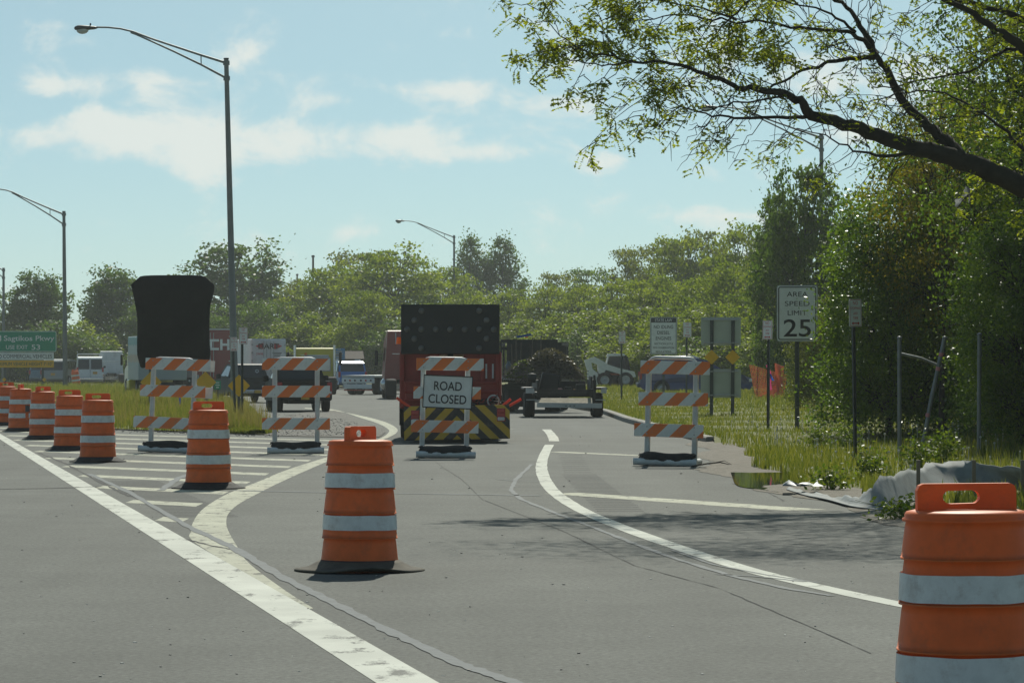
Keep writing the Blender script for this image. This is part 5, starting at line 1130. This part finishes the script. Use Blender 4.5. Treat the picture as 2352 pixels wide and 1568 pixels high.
def tree(kind, px, pyt, Y, leaf, label, wpx=None, group=None, rot=None, name='leafy_tree', zb=None, bm=None):
    "px, pyt: where the top shows; wpx: half width of the crown in view"
    x = (px-CX)*Y/F; z0 = zb if zb is not None else (vz(x,Y) if 20 < Y < 260 and float(Xr(Y)) < x < float(Xr(Y))+80 else -.03)
    Hn, Rn = {'maple':(10,3.5),'maple2':(11,4.6),'locust':(9.5,5.2),'locust2':(9,4.6),'airy':(9.5,3.5),'poplar':(12,2.9),'sapling':(6,2.3),'sapling2':(6.5,2.6),'bush':(2.6,1.9)}[kind]
    sz = (at(px,pyt,Y).z - z0)/Hn; sx = wpx*Y/F/Rn if wpx else sz
    t = thing(name, label, 'shrub' if kind == 'bush' else 'tree', (x,Y,z0), rnd.uniform(0,6.28) if rot is None else rot, group); t.scale = (sx,sx,sz)
    for nm, me, m in (('trunk', PROTO[kind][0], bm or bark), ('crown', PROTO[kind][1], leaf)):
        o = bpy.data.objects.new(nm, me); COL.objects.link(o); o.parent = t
        if not me.materials: me.materials.append(m)
        o.material_slots[0].link = 'OBJECT'; o.material_slots[0].material = m
    return t
# far side of the parking area
tree('maple', 88, 628, 300, leaf_dark, 'dark green maple rising above the guide sign', 82)
tree('maple', 262, 618, 290, leaf_dark, 'dark green maple rising beside the black covered sign', 84)
tree('maple2', 545, 556, 310, leaf_dark, 'tall dark green tree behind the big street lamp', 150)
tree('locust2', 630, 690, 285, leaf_mid, 'mid green spreading tree beside the tall dark tree', 110)
tree('locust', 770, 610, 285, leaf_yel, 'yellow-green spreading tree behind the yellow semi tractor', 130)
tree('locust', 905, 574, 278, leaf_yel, 'tallest yellow-green spreading tree, behind the maroon tractor', 165)
tree('airy', 820, 566, 330, leaf_oli, 'thin airy tree top rising above the yellow-green trees', 95)
tree('locust2', 1010, 612, 300, leaf_yel, 'yellow-green tree behind the arrow board beside the poplar', 120)
tree('poplar', 1085, 548, 350, leaf_dark, 'dark poplar rising behind the distant street lamp', 62)
tree('poplar', 1150, 552, 350, leaf_dark, 'dark poplar with a ragged crown, beside the street lamp poplar', 68)
W_ = 'yellow-green tree in the wood behind the parked vehicles'; GW = 'trees of the wood behind the parking area'
row = [('locust2',-60,640,300,110,leaf_mid),('sapling2',130,738,268,90,leaf_mid),('sapling',190,745,272,80,leaf_yel),('sapling2',40,760,272,90,leaf_mid),('locust2',350,690,285,95,leaf_mid),('sapling2',420,700,280,80,leaf_mid),('sapling2',480,700,275,80,leaf_mid),
       ('locust2',570,690,272,90,leaf_mid),('sapling2',645,742,262,75,leaf_yel),('sapling2',600,770,258,70,leaf_yel),('locust2',700,640,300,90,leaf_oli),('sapling2',720,720,262,80,leaf_yel),('sapling2',800,730,258,80,leaf_yel),('sapling',760,770,262,70,leaf_yel),
       ('locust2',850,665,255,90,leaf_yel),('sapling2',900,740,250,80,leaf_mid),('sapling2',980,700,262,85,leaf_yel),('locust2',1075,668,262,95,leaf_yel),('locust2',1170,662,255,95,leaf_yel),('locust2',1255,650,250,90,leaf_yel),
       ('airy',1285,616,300,60,leaf_oli),('airy',1360,606,320,70,leaf_mid),('locust2',1330,648,245,90,leaf_yel),('airy',1455,556,285,70,leaf_oli),('airy',1520,548,280,80,leaf_oli),('locust2',1600,528,265,110,leaf_oli),('airy',1560,530,262,80,leaf_yel),('locust2',1700,512,235,110,leaf_yel),('locust2',1790,520,220,100,leaf_oli),
       ('locust2',1420,640,225,110,leaf_yel),('locust2',1500,632,215,110,leaf_yel),('locust2',1590,640,205,110,leaf_yel),('locust2',1680,600,195,110,leaf_yel),('locust2',1760,610,185,100,leaf_yel),
       ('sapling2',1130,742,235,80,leaf_yel),('sapling2',1210,735,230,85,leaf_yel),('sapling2',1290,722,222,90,leaf_yel),('sapling2',1370,715,212,90,leaf_yel),('sapling2',1455,712,200,95,leaf_yel),('sapling2',1545,706,190,95,leaf_yel),('sapling2',1640,700,182,95,leaf_yel),('sapling2',1735,704,172,95,leaf_yel),
       ('sapling',1330,760,205,75,leaf_mid),('sapling2',1420,772,192,80,leaf_yel),('sapling',1505,770,182,85,leaf_yel),('sapling2',1600,775,175,85,leaf_mid),('sapling',1690,770,168,85,leaf_yel),('sapling2',1780,745,160,90,leaf_yel),('sapling',1850,720,150,90,leaf_mid)]
MARKS = [(-60,'the farthest street lamp'),(56,'the guide sign'),(150,'the silver SUV'),(210,'the white cargo van'),(250,'the white semi tractor'),(300,'the striped box truck'),(395,'the black covered sign'),(478,'the red trailer'),(549,'the diamond marker'),(617,'the DART trailer'),(680,'the black pickup'),(725,'the yellow semi tractor'),(790,'the notice kiosk'),(884,'the maroon tractor'),(960,'the arrow board truck'),(1060,'the ROAD CLOSED barricade'),(1150,'the tool rack'),(1215,'the rack truck'),(1262,'the dead brush heap'),(1300,'the utility trailer'),(1365,'the front of the skid steer'),(1428,'the skid steer cab'),(1480,'the tail of the blue SUV'),(1523,'the STATE LAW sign'),(1577,'the roof of the blue SUV'),(1634,'the two-panel sign back'),(1690,'the nose of the blue SUV'),(1740,'the orange netting'),(1770,'the pink ribbon'),(1832,'the speed limit sign')]
def near_mark(px): return min(MARKS, key=lambda q: abs(q[0]-px))[1]
seen = set()
for k, px, pyt, Y, w, lf in row:
    size = 'airy tall' if k == 'airy' else 'spreading' if k == 'locust2' else 'layered young' if k == 'sapling2' else 'rounded young'
    lb_ = '%s %s tree in the wood behind %s' % (size, {'leaf_yellow_green':'yellow-green','leaf_mid_green':'mid green','leaf_olive':'olive'}[lf.name], near_mark(px))
    if lb_ in seen: lb_ = lb_.replace(' tree in', ' lower tree in')
    seen.add(lb_); tree(k, px, pyt, Y, lf, lb_, w, GW)
for i, (px, pyt, Y, w) in enumerate([(30,800,270,60),(110,790,268,60),(190,785,268,60),(280,790,268,60),(360,790,268,60),(440,800,268,60),(520,800,266,60),(640,800,262,60),(700,812,262,60),(860,822,250,60),(905,815,250,60),(960,815,250,60),(1060,810,245,60),(1130,805,235,60),(1250,812,215,60),(1310,815,205,60),(1480,822,185,60),(1560,828,178,60),(1650,825,170,60),(1735,815,165,60),(1800,812,152,60)]):
    tree('bush', px, pyt, Y, (leaf_mid, leaf_yel, leaf_dark)[i % 3], '%s shrub under the trees behind %s' % (('mid green','yellow-green','dark green')[i % 3], near_mark(px)), w, 'undergrowth shrubs of the wood', name='shrub')
# far closing belt of woodland
r = np.random.default_rng(77); n = 26000; x = r.uniform(-130, 130, n); top = 5.5 + 1.6*np.sin(x*.11)+1.2*np.sin(x*.31+1)+.7*np.sin(x*.9); y = 372 + r.normal(size=n)*6; z = top*r.random(n)**.8
tag(leaf_obj('distant_wood', np.stack([x,y,z],1), .55, leaf_mid, None, r, .5, .7), 'distant woodland belt closing the view behind the trees', 'wood', kind='stuff')
# trees beside the verge
tree('maple2', 1846, 372, 132, leaf_dark, 'dark tree with an upright crown behind the speed limit sign', 118, rot=1.0, bm=bark_d)
tree('poplar', 1778, 455, 136, leaf_dark, 'slim dark tree with bare twigs beside the speed limit sign', 62, rot=2.2, bm=bark_d)
NEAR = {
 'hedge1': make_tree(31, 6.6, 2.3, 3.0, 330, 42000, .105, 'bush', .34, .10, .7, 9, .01, .010),
 'airy': make_tree(33, 8.5, 2.5, 6.2, 170, 17000, .095, 'layer', .42, .10, .5, 8, .35, .010),
 'hedge2': make_tree(32, 7.2, 2.5, 3.4, 340, 42000, .105, 'round', .36, .12, .6, 9, .02, .010),
}
def near_tree(kind, X, Y, H, Rr, leaf, label, rot, name='leafy_tree', group=None):
    z0 = vz(X, Y); t = thing(name, label, 'tree', (X,Y,z0), rot, group); h0 = {'hedge1':6.6,'hedge2':7.2,'airy':8.5}[kind]; r0 = {'hedge1':2.6,'hedge2':2.9,'airy':2.9}[kind]; t.scale = (Rr/r0, Rr/r0, H/h0)
    for nm, me, m in (('trunk', NEAR[kind][0], bark_d), ('crown', NEAR[kind][1], leaf)):
        o = bpy.data.objects.new(nm, me); COL.objects.link(o); o.parent = t
        if not me.materials: me.materials.append(m)
        o.material_slots[0].link = 'OBJECT'; o.material_slots[0].material = m
    return t
near_tree('hedge1', 7.42, 65, 5.0, 1.6, leaf_shr, 'leafy green tree half covering the speed limit sign', .4)
near_tree('hedge2', 8.6, 66, 6.2, 2.2, leaf_shr, 'tall leafy tree behind the sign in the hedge', 1.9)
near_tree('hedge1', 9.6, 58, 5.6, 2.0, leaf_dark, 'dense dark green tree behind the bare fence posts', 2.7)
near_tree('hedge2', 8.3, 53.5, 3.9, 1.35, leaf_shr, 'low leafy tree between the hedge sign and the first fence post', 3.5)
near_tree('hedge2', 10.3, 52, 6.4, 2.3, leaf_dark, 'broad dark tree behind the last fence post', 4.1)
near_tree('hedge1', 10.8, 68, 7.4, 2.6, leaf_mid, 'tall mid green tree at the back of the thicket', 5.2)
near_tree('hedge2', 12.6, 60, 7.0, 2.6, leaf_dark, 'dark tree filling the thicket beside the silt fence', .9)
near_tree('hedge1', 9.0, 96, 3.4, 1.2, leaf_oli, 'yellowing low tree behind the pink ribbon', 2.0)
near_tree('hedge1', 9.8, 84, 5.2, 1.8, leaf_mid, 'mid green tree behind the orange netting', 3.0)

# the old tree whose limbs reach out over the ramp
def limb_px(pts, Y): return [at(1204.2+a*.488, b*.488, Y+dy) for a, b, dy in pts]
ot = thing('overhanging_tree', 'large tree with dark bare limbs reaching out over the ramp', 'tree', (9.2, 41.5, vz(9.2,41.5)), 0)
Y0 = 40.0; jj = random.Random(21)
def sm3(pts, k=4):
    P = [pts[0]*2-pts[1]] + list(pts) + [pts[-1]*2-pts[-2]]; out = []
    for i in range(1, len(P)-2):
        for j in range(k): t = j/k; a, b, c, d = P[i-1:i+3]; out.append(.5*((2*b)+(c-a)*t+(2*a-5*b+4*c-d)*t*t+(3*b-a-3*c+d)*t**3))
    return out + [P[-2]]
LIMBS = [  # pixel path (enlarged corner view), start and end radius
 ([(2900,1080,1.2),(2620,980,.8),(2352,880,.3),(2150,790,.1),(1950,718,0),(1800,680,0),(1650,630,0),(1500,585,-.1),(1350,545,-.2),(1310,490,-.3),(1250,450,-.3),(1100,420,-.4),(980,400,-.5),(850,345,-.6),(700,300,-.6),(520,290,-.7),(420,262,-.8),(330,190,-.8)], .165, .012),
 ([(2060,745,0),(1990,660,.2),(1900,590,.4),(1780,470,.6),(1700,330,.7),(1660,270,.8),(1600,190,.8),(1520,150,.7),(1400,145,.5),(1200,115,.3),(1000,95,.1),(850,90,0)], .085, .012),
 ([(1650,272,.8),(1500,280,.6),(1380,310,.4),(1250,370,.2),(1150,410,0)], .035, .016), ([(1655,260,.8),(1600,150,1.0),(1540,60,1.1),(1430,-20,1.2),(1350,-90,1.2)], .05, .02),
 ([(2800,560,1.4),(2600,430,1.2),(2352,230,.8),(2250,160,.7),(2150,90,.6),(1990,0,.6),(1850,-60,.5)], .10, .03), ([(2700,300,1.8),(2352,90,1.2),(2200,40,1.2),(2050,0,1.2),(1900,-50,1.2)], .06, .02),
 ([(2352,205,.9),(2200,270,.8),(2100,330,.7),(1900,370,.6),(1750,410,.4),(1640,412,.3)], .026, .008), ([(2600,900,1.),(2352,700,.8),(2250,600,.7),(2130,520,.6),(1980,440,.5),(1800,430,.3),(1640,480,.2)], .034, .008),
 ([(1350,545,-.2),(1250,552,-.3),(1000,555,-.5),(850,540,-.6),(700,480,-.7),(560,415,-.8)], .030, .006), ([(1900,722,0),(1700,732,-.2),(1550,708,-.3),(1420,640,-.4),(1300,605,-.4)], .03, .006),
 ([(1560,150,.7),(1440,60,.5),(1300,20,.3),(1150,-10,.2)], .022, .008), ([(1000,95,.1),(840,40,0),(650,0,-.1),(480,-30,-.2)], .016, .006), ([(520,290,-.7),(400,310,-.8),(250,290,-.8),(120,230,-.9)], .014, .005),
 ([(850,90,0),(700,70,-.1),(520,100,-.2),(430,60,-.3)], .013, .005), ([(420,262,-.8),(300,250,-.9),(170,170,-1.),(90,60,-1.),(150,0,-1.)], .012, .004), ([(1110,-40,.3),(1000,60,.2),(900,150,.1),(850,240,0),(845,340,0)], .016, .008),
 ([(1250,450,-.3),(1000,480,-.4),(850,520,-.5),(700,545,-.6),(580,500,-.7)], .014, .004), ([(980,550,-.5),(920,590,-.5),(900,650,-.5)], .010, .004)]
mb = MB(); anchors = []
mb.tube([(0,0,-.1),(.05,0,1.2),(.25,.1,2.4),(.55,0,3.4),(1.0,.2,4.8),(1.3,.3,7.0)], [.36,.28,.26,.24,.20,.12], 12)
off = Vector(ot.location); tw = []
for pts, r0, r1 in LIMBS:
    P = sm3([p-off for p in limb_px(pts, Y0)]); n = len(P)
    for i in range(1,n): P[i] += Vector((jj.gauss(0,.012),jj.gauss(0,.012),jj.gauss(0,.012)))
    mb.tube(P, [r1+(r0-r1)*(1-i/(n-1))**1.7 for i in range(n)], 7 if r0 > .05 else 5)
    Ls = [0]
    for i in range(1,n): Ls.append(Ls[-1]+(P[i]-P[i-1]).length)
    # side twigs, finer towards the tip
    s = .5 if r0 > .05 else .08
    while s < Ls[-1]:
        i = max(1, min(n-1, next(k for k in range(n) if Ls[k] >= s))); d = (P[i]-P[i-1]).normalized(); q = P[i]
        a = jj.choice((-1,1)); side = Vector((-d.z*a, jj.uniform(-.8,.8), d.x*a + .25)).normalized(); L_ = jj.uniform(.25,.95)*(1.1 if r0 > .02 else .7)
        dirv = (d*.75+side*.75+Vector((0,0,-.08))).normalized(); t1 = q+dirv*L_*.5+Vector((0,0,jj.gauss(0,.04))); t2 = q+dirv*L_+Vector((0,0,-.10*L_+jj.gauss(0,.05))); tw.append((q,t1,t2)); 
        for k in range(jj.randint(1,3)):
            b = q.lerp(t2, jj.uniform(.3,.9)); dv = (dirv+Vector((jj.gauss(0,.6),jj.gauss(0,.6),jj.gauss(0,.5)))).normalized()*jj.uniform(.15,.45); tw.append((b,b+dv*.5+Vector((0,0,.02)),b+dv))
        s += jj.uniform(.07,.20)
mb.build('trunk', bark_d, ot); mb = MB()
for a, b, c in tw: j_ = Vector((jj.gauss(0,.018),0,jj.gauss(0,.018))); mb.tube([a,a.lerp(b,.6)+j_,b-j_*.8,b.lerp(c,.6)+j_*.6,c], [.0075,.006,.005,.004,.0025], 4, caps=False)
mb.build('twigs', bark_d, ot, fix=False)
r = np.random.default_rng(9); cen = []; tint = []
for a, b, c in tw:
    p = (c+off); u = (p.x*F/p.y+CX-1204.2)/.488; v_ = ((HY-(p.z-CAMH)*F/p.y))/.488   # which part of the crown carries leaves
    dens = 1.0 if (u < 1250 and v_ < 330) else .55 if u < 700 else .55 if u > 2000 else .22 if v_ < 470 else .14
    for _ in range(4):
        if jj.random() > dens: continue
        base = a.lerp(c, jj.uniform(.35,1.0)); d = Vector((jj.gauss(0,1),jj.gauss(0,1),-.35+jj.gauss(0,.4))).normalized()*jj.uniform(.12,.22); tn = jj.random()*.7+.1
        for k in range(9):
            f_ = (k+1)/9
            for sd_ in (-1,1): q = base+d*f_+Vector((-d.z,d.y*.3,d.x)).normalized()*(.028*sd_)+Vector((0,0,-.03*f_*f_)); cen.append(q); tint.append(min(1,tn+jj.uniform(-.1,.25)))
v, f, t_ = leaf_quads(np.array([tuple(c) for c in cen]), .055, r, .3, .42, np.array(tint)); link('crown', np_mesh('crown', v, f, t_), leaf_loc, ot)
# the upper crown, above the top of the view, that shades the ramp
ur = np.random.default_rng(15); uc = []; mb = MB(); up = random.Random(15)
for i in range(54):
    X_ = up.uniform(0,1)**.75*10.0 + .5; Yc = up.uniform(34.5, 41.5); Zc = up.uniform(6.6, 8.0)+.25*max(0,X_-4)*up.random()
    c = Vector((X_,Yc,Zc))-off; uc.append(tuple(c)); a = Vector((1.0,.2,4.9)) if X_ > 5 else Vector((-3.2+up.uniform(-1.5,1.5), 0, 6.35)); m_ = a.lerp(c,.5)+Vector((0,0,.5)); mb.tube([a,a.lerp(m_,.5)+Vector((up.gauss(0,.2),up.gauss(0,.3),up.gauss(0,.2))),m_,m_.lerp(c,.5)+Vector((up.gauss(0,.2),up.gauss(0,.3),up.gauss(0,.15))),c], [.02,.018,.014,.010,.006], 5, caps=False)
mb.build('upper_limbs', bark_d, ot, fix=False)
uc = np.array(uc); per = 900; pos = (uc[:,None,:]+ur.normal(size=(len(uc),per,3))*np.array([.85,.5,.25])).reshape(-1,3); v, f, t_ = leaf_quads(pos, .075, ur, .5, .5); link('upper_crown', np_mesh('upper_crown', v, f, t_), leaf_loc, ot)
# autumn-tinted maple sprays and the dense crown behind the limbs
near_tree('hedge2', 10.4, 45.5, 7.2, 2.7, leaf_mid, 'tall green tree behind the overhanging limbs', 2.4)
near_tree('hedge1', 12.4, 47.0, 9.2, 2.9, leaf_mid, 'tallest green tree beside the overhanging limbs', 3.3)
leaf_aut = leaf_mat('leaf_turning', (.09,.115,.015), (.24,.20,.03), .52, .15)
near_tree('airy', 8.75, 57, 8.3, 2.1, leaf_mid, 'airy tall green tree rising behind the overhanging limbs', 1.1)
near_tree('airy', 8.2, 63, 6.6, 1.5, leaf_aut, 'slender tree with yellowing leaves under the overhanging limbs', 2.1)
near_tree('airy', 9.9, 55, 9.0, 2.4, leaf_yel, 'airy yellow-green tree at the back of the thicket', 4.4)
# plastic bag caught in the branches
t = thing('plastic_bag', 'torn pale plastic bag caught in the tree branches', 'plastic bag', at(2216, 452, 44)); mb = MB(); vs_ = []
for i in range(7):
    for j in range(4): vs_.append((math.cos(i*.5-.4)*.10+.02*math.sin(j*3+i)-.04, .02*math.sin(i+j*2), .09*math.sin(i*1.0-.5)+(j-1.5)*.035))
mb.add(vs_, [(i*4+j,i*4+j+1,(i+1)*4+j+1,(i+1)*4+j) for i in range(6) for j in range(3)], True); mb.build('film', mat('bag_film',(.30,.31,.31),rough=.4,transl=.4), t)
# ---------------------------------------------------------------- verge clutter
# gray silt fence fabric, sagging and partly lying on the ground
cloth = mat('silt_fabric', (.30,.325,.325), rough=.75, var=.25, scale=5, dirt=((.20,.18,.14),.6), transl=.2)
base_px = [(1806,1128),(1850,1142),(1900,1152),(1950,1166),(2000,1174),(2040,1176),(2085,1166),(2150,1150),(2250,1146),(2352,1148),(2500,1158),(2700,1170)]
top_px = [(1812,1124),(1852,1128),(1900,1137),(1950,1140),(1990,1130),(2016,1100),(2060,1086),(2112,1074),(2150,1060),(2250,1063),(2352,1078),(2500,1090)]
bp_ = smooth_px(base_px, 6); tp_ = smooth_px(top_px + [(2700,1096)][:0], 6); tp_ = tp_ + [(tp_[-1][0]+30*(i+1), tp_[-1][1]+2) for i in range(len(bp_)-len(tp_))]
sf = thing('silt_fence', 'sagging gray silt fence fabric along the muddy edge', 'silt fence', (*gp(2040,1172),0)); o3 = Vector(sf.location); vs_ = []; K = 7
for i, (b, tt) in enumerate(zip(bp_, tp_)):
    gx, gy = gp(*b); gzv = gz(gx, gy); 
    for j in range(K+1):
        u = j/K; py = b[1]+(tt[1]-b[1])*u; pxx = b[0]+(tt[0]-b[0])*u; yy = gy + .55*u*(1 if i > 26 else 1.6); P_ = at(pxx, py, yy); wob = .035*math.sin(i*.9+u*5)+.02*math.sin(i*2.3-u*7)
        vs_.append(Vector((P_.x, yy+wob, max(P_.z+.5*wob*u, gz(P_.x,yy)+.03))) - o3)
me_ = MB().add(vs_, [(i*(K+1)+j, i*(K+1)+j+1, (i+1)*(K+1)+j+1, (i+1)*(K+1)+j) for i in range(len(bp_)-1) for j in range(K)], True).build('fabric', cloth, sf)
sol = me_.modifiers.new('thickness', 'SOLIDIFY'); sol.thickness = .006
for px in (2112, 2240, 2352):
    P_ = at(px, 1075, 37.2)-o3; MB().box((P_.x, P_.y+.12, .22), (.04,.04,.55)).build('stake', mat('stake_wood',(.20,.16,.11)), sf)
# crumpled white scrap beside it
sc_ = thing('plastic_scrap', 'crumpled white plastic scrap lying by the puddle', 'scrap', (*gp(1955,1152),.05)); mb = MB(); q_ = random.Random(4)
vs_ = [(-.26+.075*i+q_.uniform(-.03,.03), q_.uniform(-.05,.3)*(j), .03+.10*abs(math.sin(i*1.3))*(j*.25)+q_.uniform(0,.02)) for i in range(7) for j in range(3)]
mb.add(vs_, [(i*3+j,i*3+j+1,(i+1)*3+j+1,(i+1)*3+j) for i in range(6) for j in range(2)], True); mb.build('film', mat('scrap_white',(.34,.36,.36),rough=.5), sc_); sc_.location = Vector((*gp(1850,1136),.07))
# bare fence posts with a bent rail
for (p0, p1, lb) in (((2066,1062),(2066,776),'bare gray fence post joined to the bent rail'), ((2110,1082),(2170,776),'leaning gray fence post tied with pink ribbon'), ((2248,1064),(2250,768),'bare gray fence post farthest along the thicket')):
    x, y = gp(*p0); y = 51.5; x = (p0[0]-CX)*y/F; t = thing('fence_post', lb, 'fence post', (x,y,vz(x,y))); e = at(*p1, y) - Vector(t.location)
    MB().tube([(0,0,-.15),tuple(e*.5),tuple(e)], .034, 10).build('pipe', galv, t); MB().ball(tuple(e), .042, 8, (1,1,.7)).build('cap', galv, t)
    if 'bent' in lb: a = at(2068,812,y)-Vector(t.location); b = at(2162,842,y)-Vector(t.location); MB().tube([a, (a+b)/2+Vector((0,0,.03)), b], .022, 8).build('rail', galv, t)
    if 'leaning' in lb:
        for u in (.35,.74,.86): q = e*u; MB().tube([q-e.normalized()*.03, q+e.normalized()*.03], .038, 10).build('ribbon', mat('ribbon_rose',(.55,.22,.24)), t)
# orange safety netting, partly collapsed
net = mat('net_orange', (.62,.16,.07), rough=.6, transl=.3); nt_ = thing('safety_netting', 'collapsed orange safety netting in the grass behind the signs', 'netting', (0,0,0)); YN = 118.0
org = at(1770, 925, YN); org.z = vz(org.x, YN); nt_.location = org
def netgrid(corners, nu, nv):
    mb = MB(); P = lambda u, v: (corners[0].lerp(corners[1],u)).lerp(corners[3].lerp(corners[2],u), v) + Vector((0, .10*math.sin(u*7+v*3), .05*math.sin(u*9)*(1-v)))
    for i in range(nu+1):
        for j in range(nv): a, b = P(i/nu, j/nv), P(i/nu, (j+1)/nv); w = Vector((.011,0,0)); mb.add([a-w,a+w,b+w,b-w], [(0,1,2,3)])
    for j in range(nv+1):
        for i in range(nu): a, b = P(i/nu, j/nv), P((i+1)/nu, j/nv); w = Vector((0,.002,.010)); mb.add([a-w,a+w,b+w,b-w], [(0,1,2,3)])
    return mb
for nm, cs_ in (('net', [(1738,922),(1800,915),(1806,862),(1722,838)]), ('net', [(1700,930),(1808,922),(1790,880),(1752,905)]), ('net', [(1786,905),(1800,890),(1800,842),(1780,834)])):
    tag(netgrid([at(a,b,YN-(.3 if i < 2 else 0))-org for i,(a,b) in enumerate(cs_)], 22, 14).build(nm, net, nt_, fix=False), kind='stuff')
for px in (1738, 1798): P_ = at(px, 830, YN)-org; MB().tube([(P_.x,0,-.1),(P_.x+.05,0,P_.z)], .02, 6).build('stake', underside, nt_)
# survey ribbons
pink = mat('ribbon_pink', (.85,.10,.30), rough=.5, transl=.3); blue_r = mat('ribbon_blue', (.04,.16,.70), rough=.5, transl=.3)
def ribbonthing(name, label, Y, strips):
    o = None
    for m, pts, w in strips:
        P = [at(a,b,Y) for a,b in pts]
        if o is None: o = thing(name, label, 'ribbon', P[-1])
        mb = MB(); n = len(P); v = []
        for i, p in enumerate(P): q = p-Vector(o.location); v += [q+Vector((-w/2,.01*math.sin(i*2),0)), q+Vector((w/2,-.01*math.sin(i*2),0))]
        mb.add(v, [(2*i,2*i+1,2*i+3,2*i+2) for i in range(n-1)]); mb.build('strip', m, o)
ribbonthing('survey_ribbon', 'pink and blue survey ribbon hanging from the sign post', F/102.-.3, [(pink, [(1763,838),(1766,850),(1769,862),(1768,880),(1770,895)], .065), (blue_r, [(1768,858),(1772,868),(1776,874)], .055)])
st = thing('survey_stake', 'small survey stake with pink and blue ribbon in the island grass', 'stake', (*gp(413,962),0)); st.location.z = gz(st.location.x, st.location.y)
for m, z0, z1 in ((pink,.0,.22),(blue_r,.22,.42),(pink,.42,.5)): MB().box((0,0,(z0+z1)/2), (.05,.02,z1-z0)).build('ribbon' , m, st)
# broadleaf weeds at the verge
wl = leaf_mat('weed_leaf', (.05,.10,.012), (.15,.20,.02), .45, .3); r = np.random.default_rng(3)
WEED = ['tallest bright weed clump behind the silt fence','bright weed clump at the foot of the leaning fence post','weed clump growing beside the big drum in front of the silt fence','weed clump beside the first fence post','low weed clump at the end of the puddle','weed clump at the foot of the hedge sign','weed clump in the grass beside the speed limit post']
for i, (px, py, h, n) in enumerate(((2165,1092,.5,700),(2110,1098,.42,500),(2066,1196,.22,350),(2000,1110,.4,500),(1905,1130,.3,400),(1950,1052,.5,500),(1880,1040,.45,500))):
    x, y = gp(px, py); z = gz(x, y); c = r.normal(size=(n,3))*np.array([.13,.13,h*.3])+np.array([0,0,h*.5]); c[:,2] = np.abs(c[:,2]); t = thing('weed_clump', WEED[i], 'weeds', (x,y,z), 0, 'weed clumps by the silt fence')
    leaf_obj('leaves', c, .06, wl, t, r, .6); mb = MB()
    for k in range(9): mb.tube([(0,0,-.03),(r.normal()*.1,r.normal()*.1,h*.5),(r.normal()*.22,r.normal()*.2,h)], [.006,.004,.002], 4, caps=False)
    tag(mb.build('stems', grass_b, t, fix=False), kind='stuff')
# fallen twig on the shoulder
t = thing('fallen_twig', 'fallen bare twig lying on the asphalt by the kerb end', 'twig', (*gp(1640,1072),.0)); MB().tube([(-.35,-.1,.012),(-.1,.1,.05),(.1,.05,.07),(.35,.1,.012)], [.012,.012,.009,.005], 5).build('stem', bark, t); MB().tube([(0,.08,.06),(.15,-.1,.10),(.3,-.2,.02)], [.008,.006,.003], 4).build('side_twig', bark, t)
# ---------------------------------------------------------------- air
hz = MB().box((0,330,9), (800,860,30)).build('haze', None); hm = bpy.data.materials.new('haze_air'); hm.use_nodes = True; N = hm.node_tree.nodes; N.clear()
o_ = N.new('ShaderNodeOutputMaterial'); v_ = N.new('ShaderNodeVolumePrincipled'); v_.inputs['Color'].default_value = (.86,.92,.90,1); v_.inputs['Density'].default_value = HAZE; v_.inputs['Anisotropy'].default_value = .25
hm.node_tree.links.new(v_.outputs[0], o_.inputs['Volume']); hz.data.materials.append(hm); tag(hz, 'thin pale haze hanging in the air', 'haze', kind='stuff')
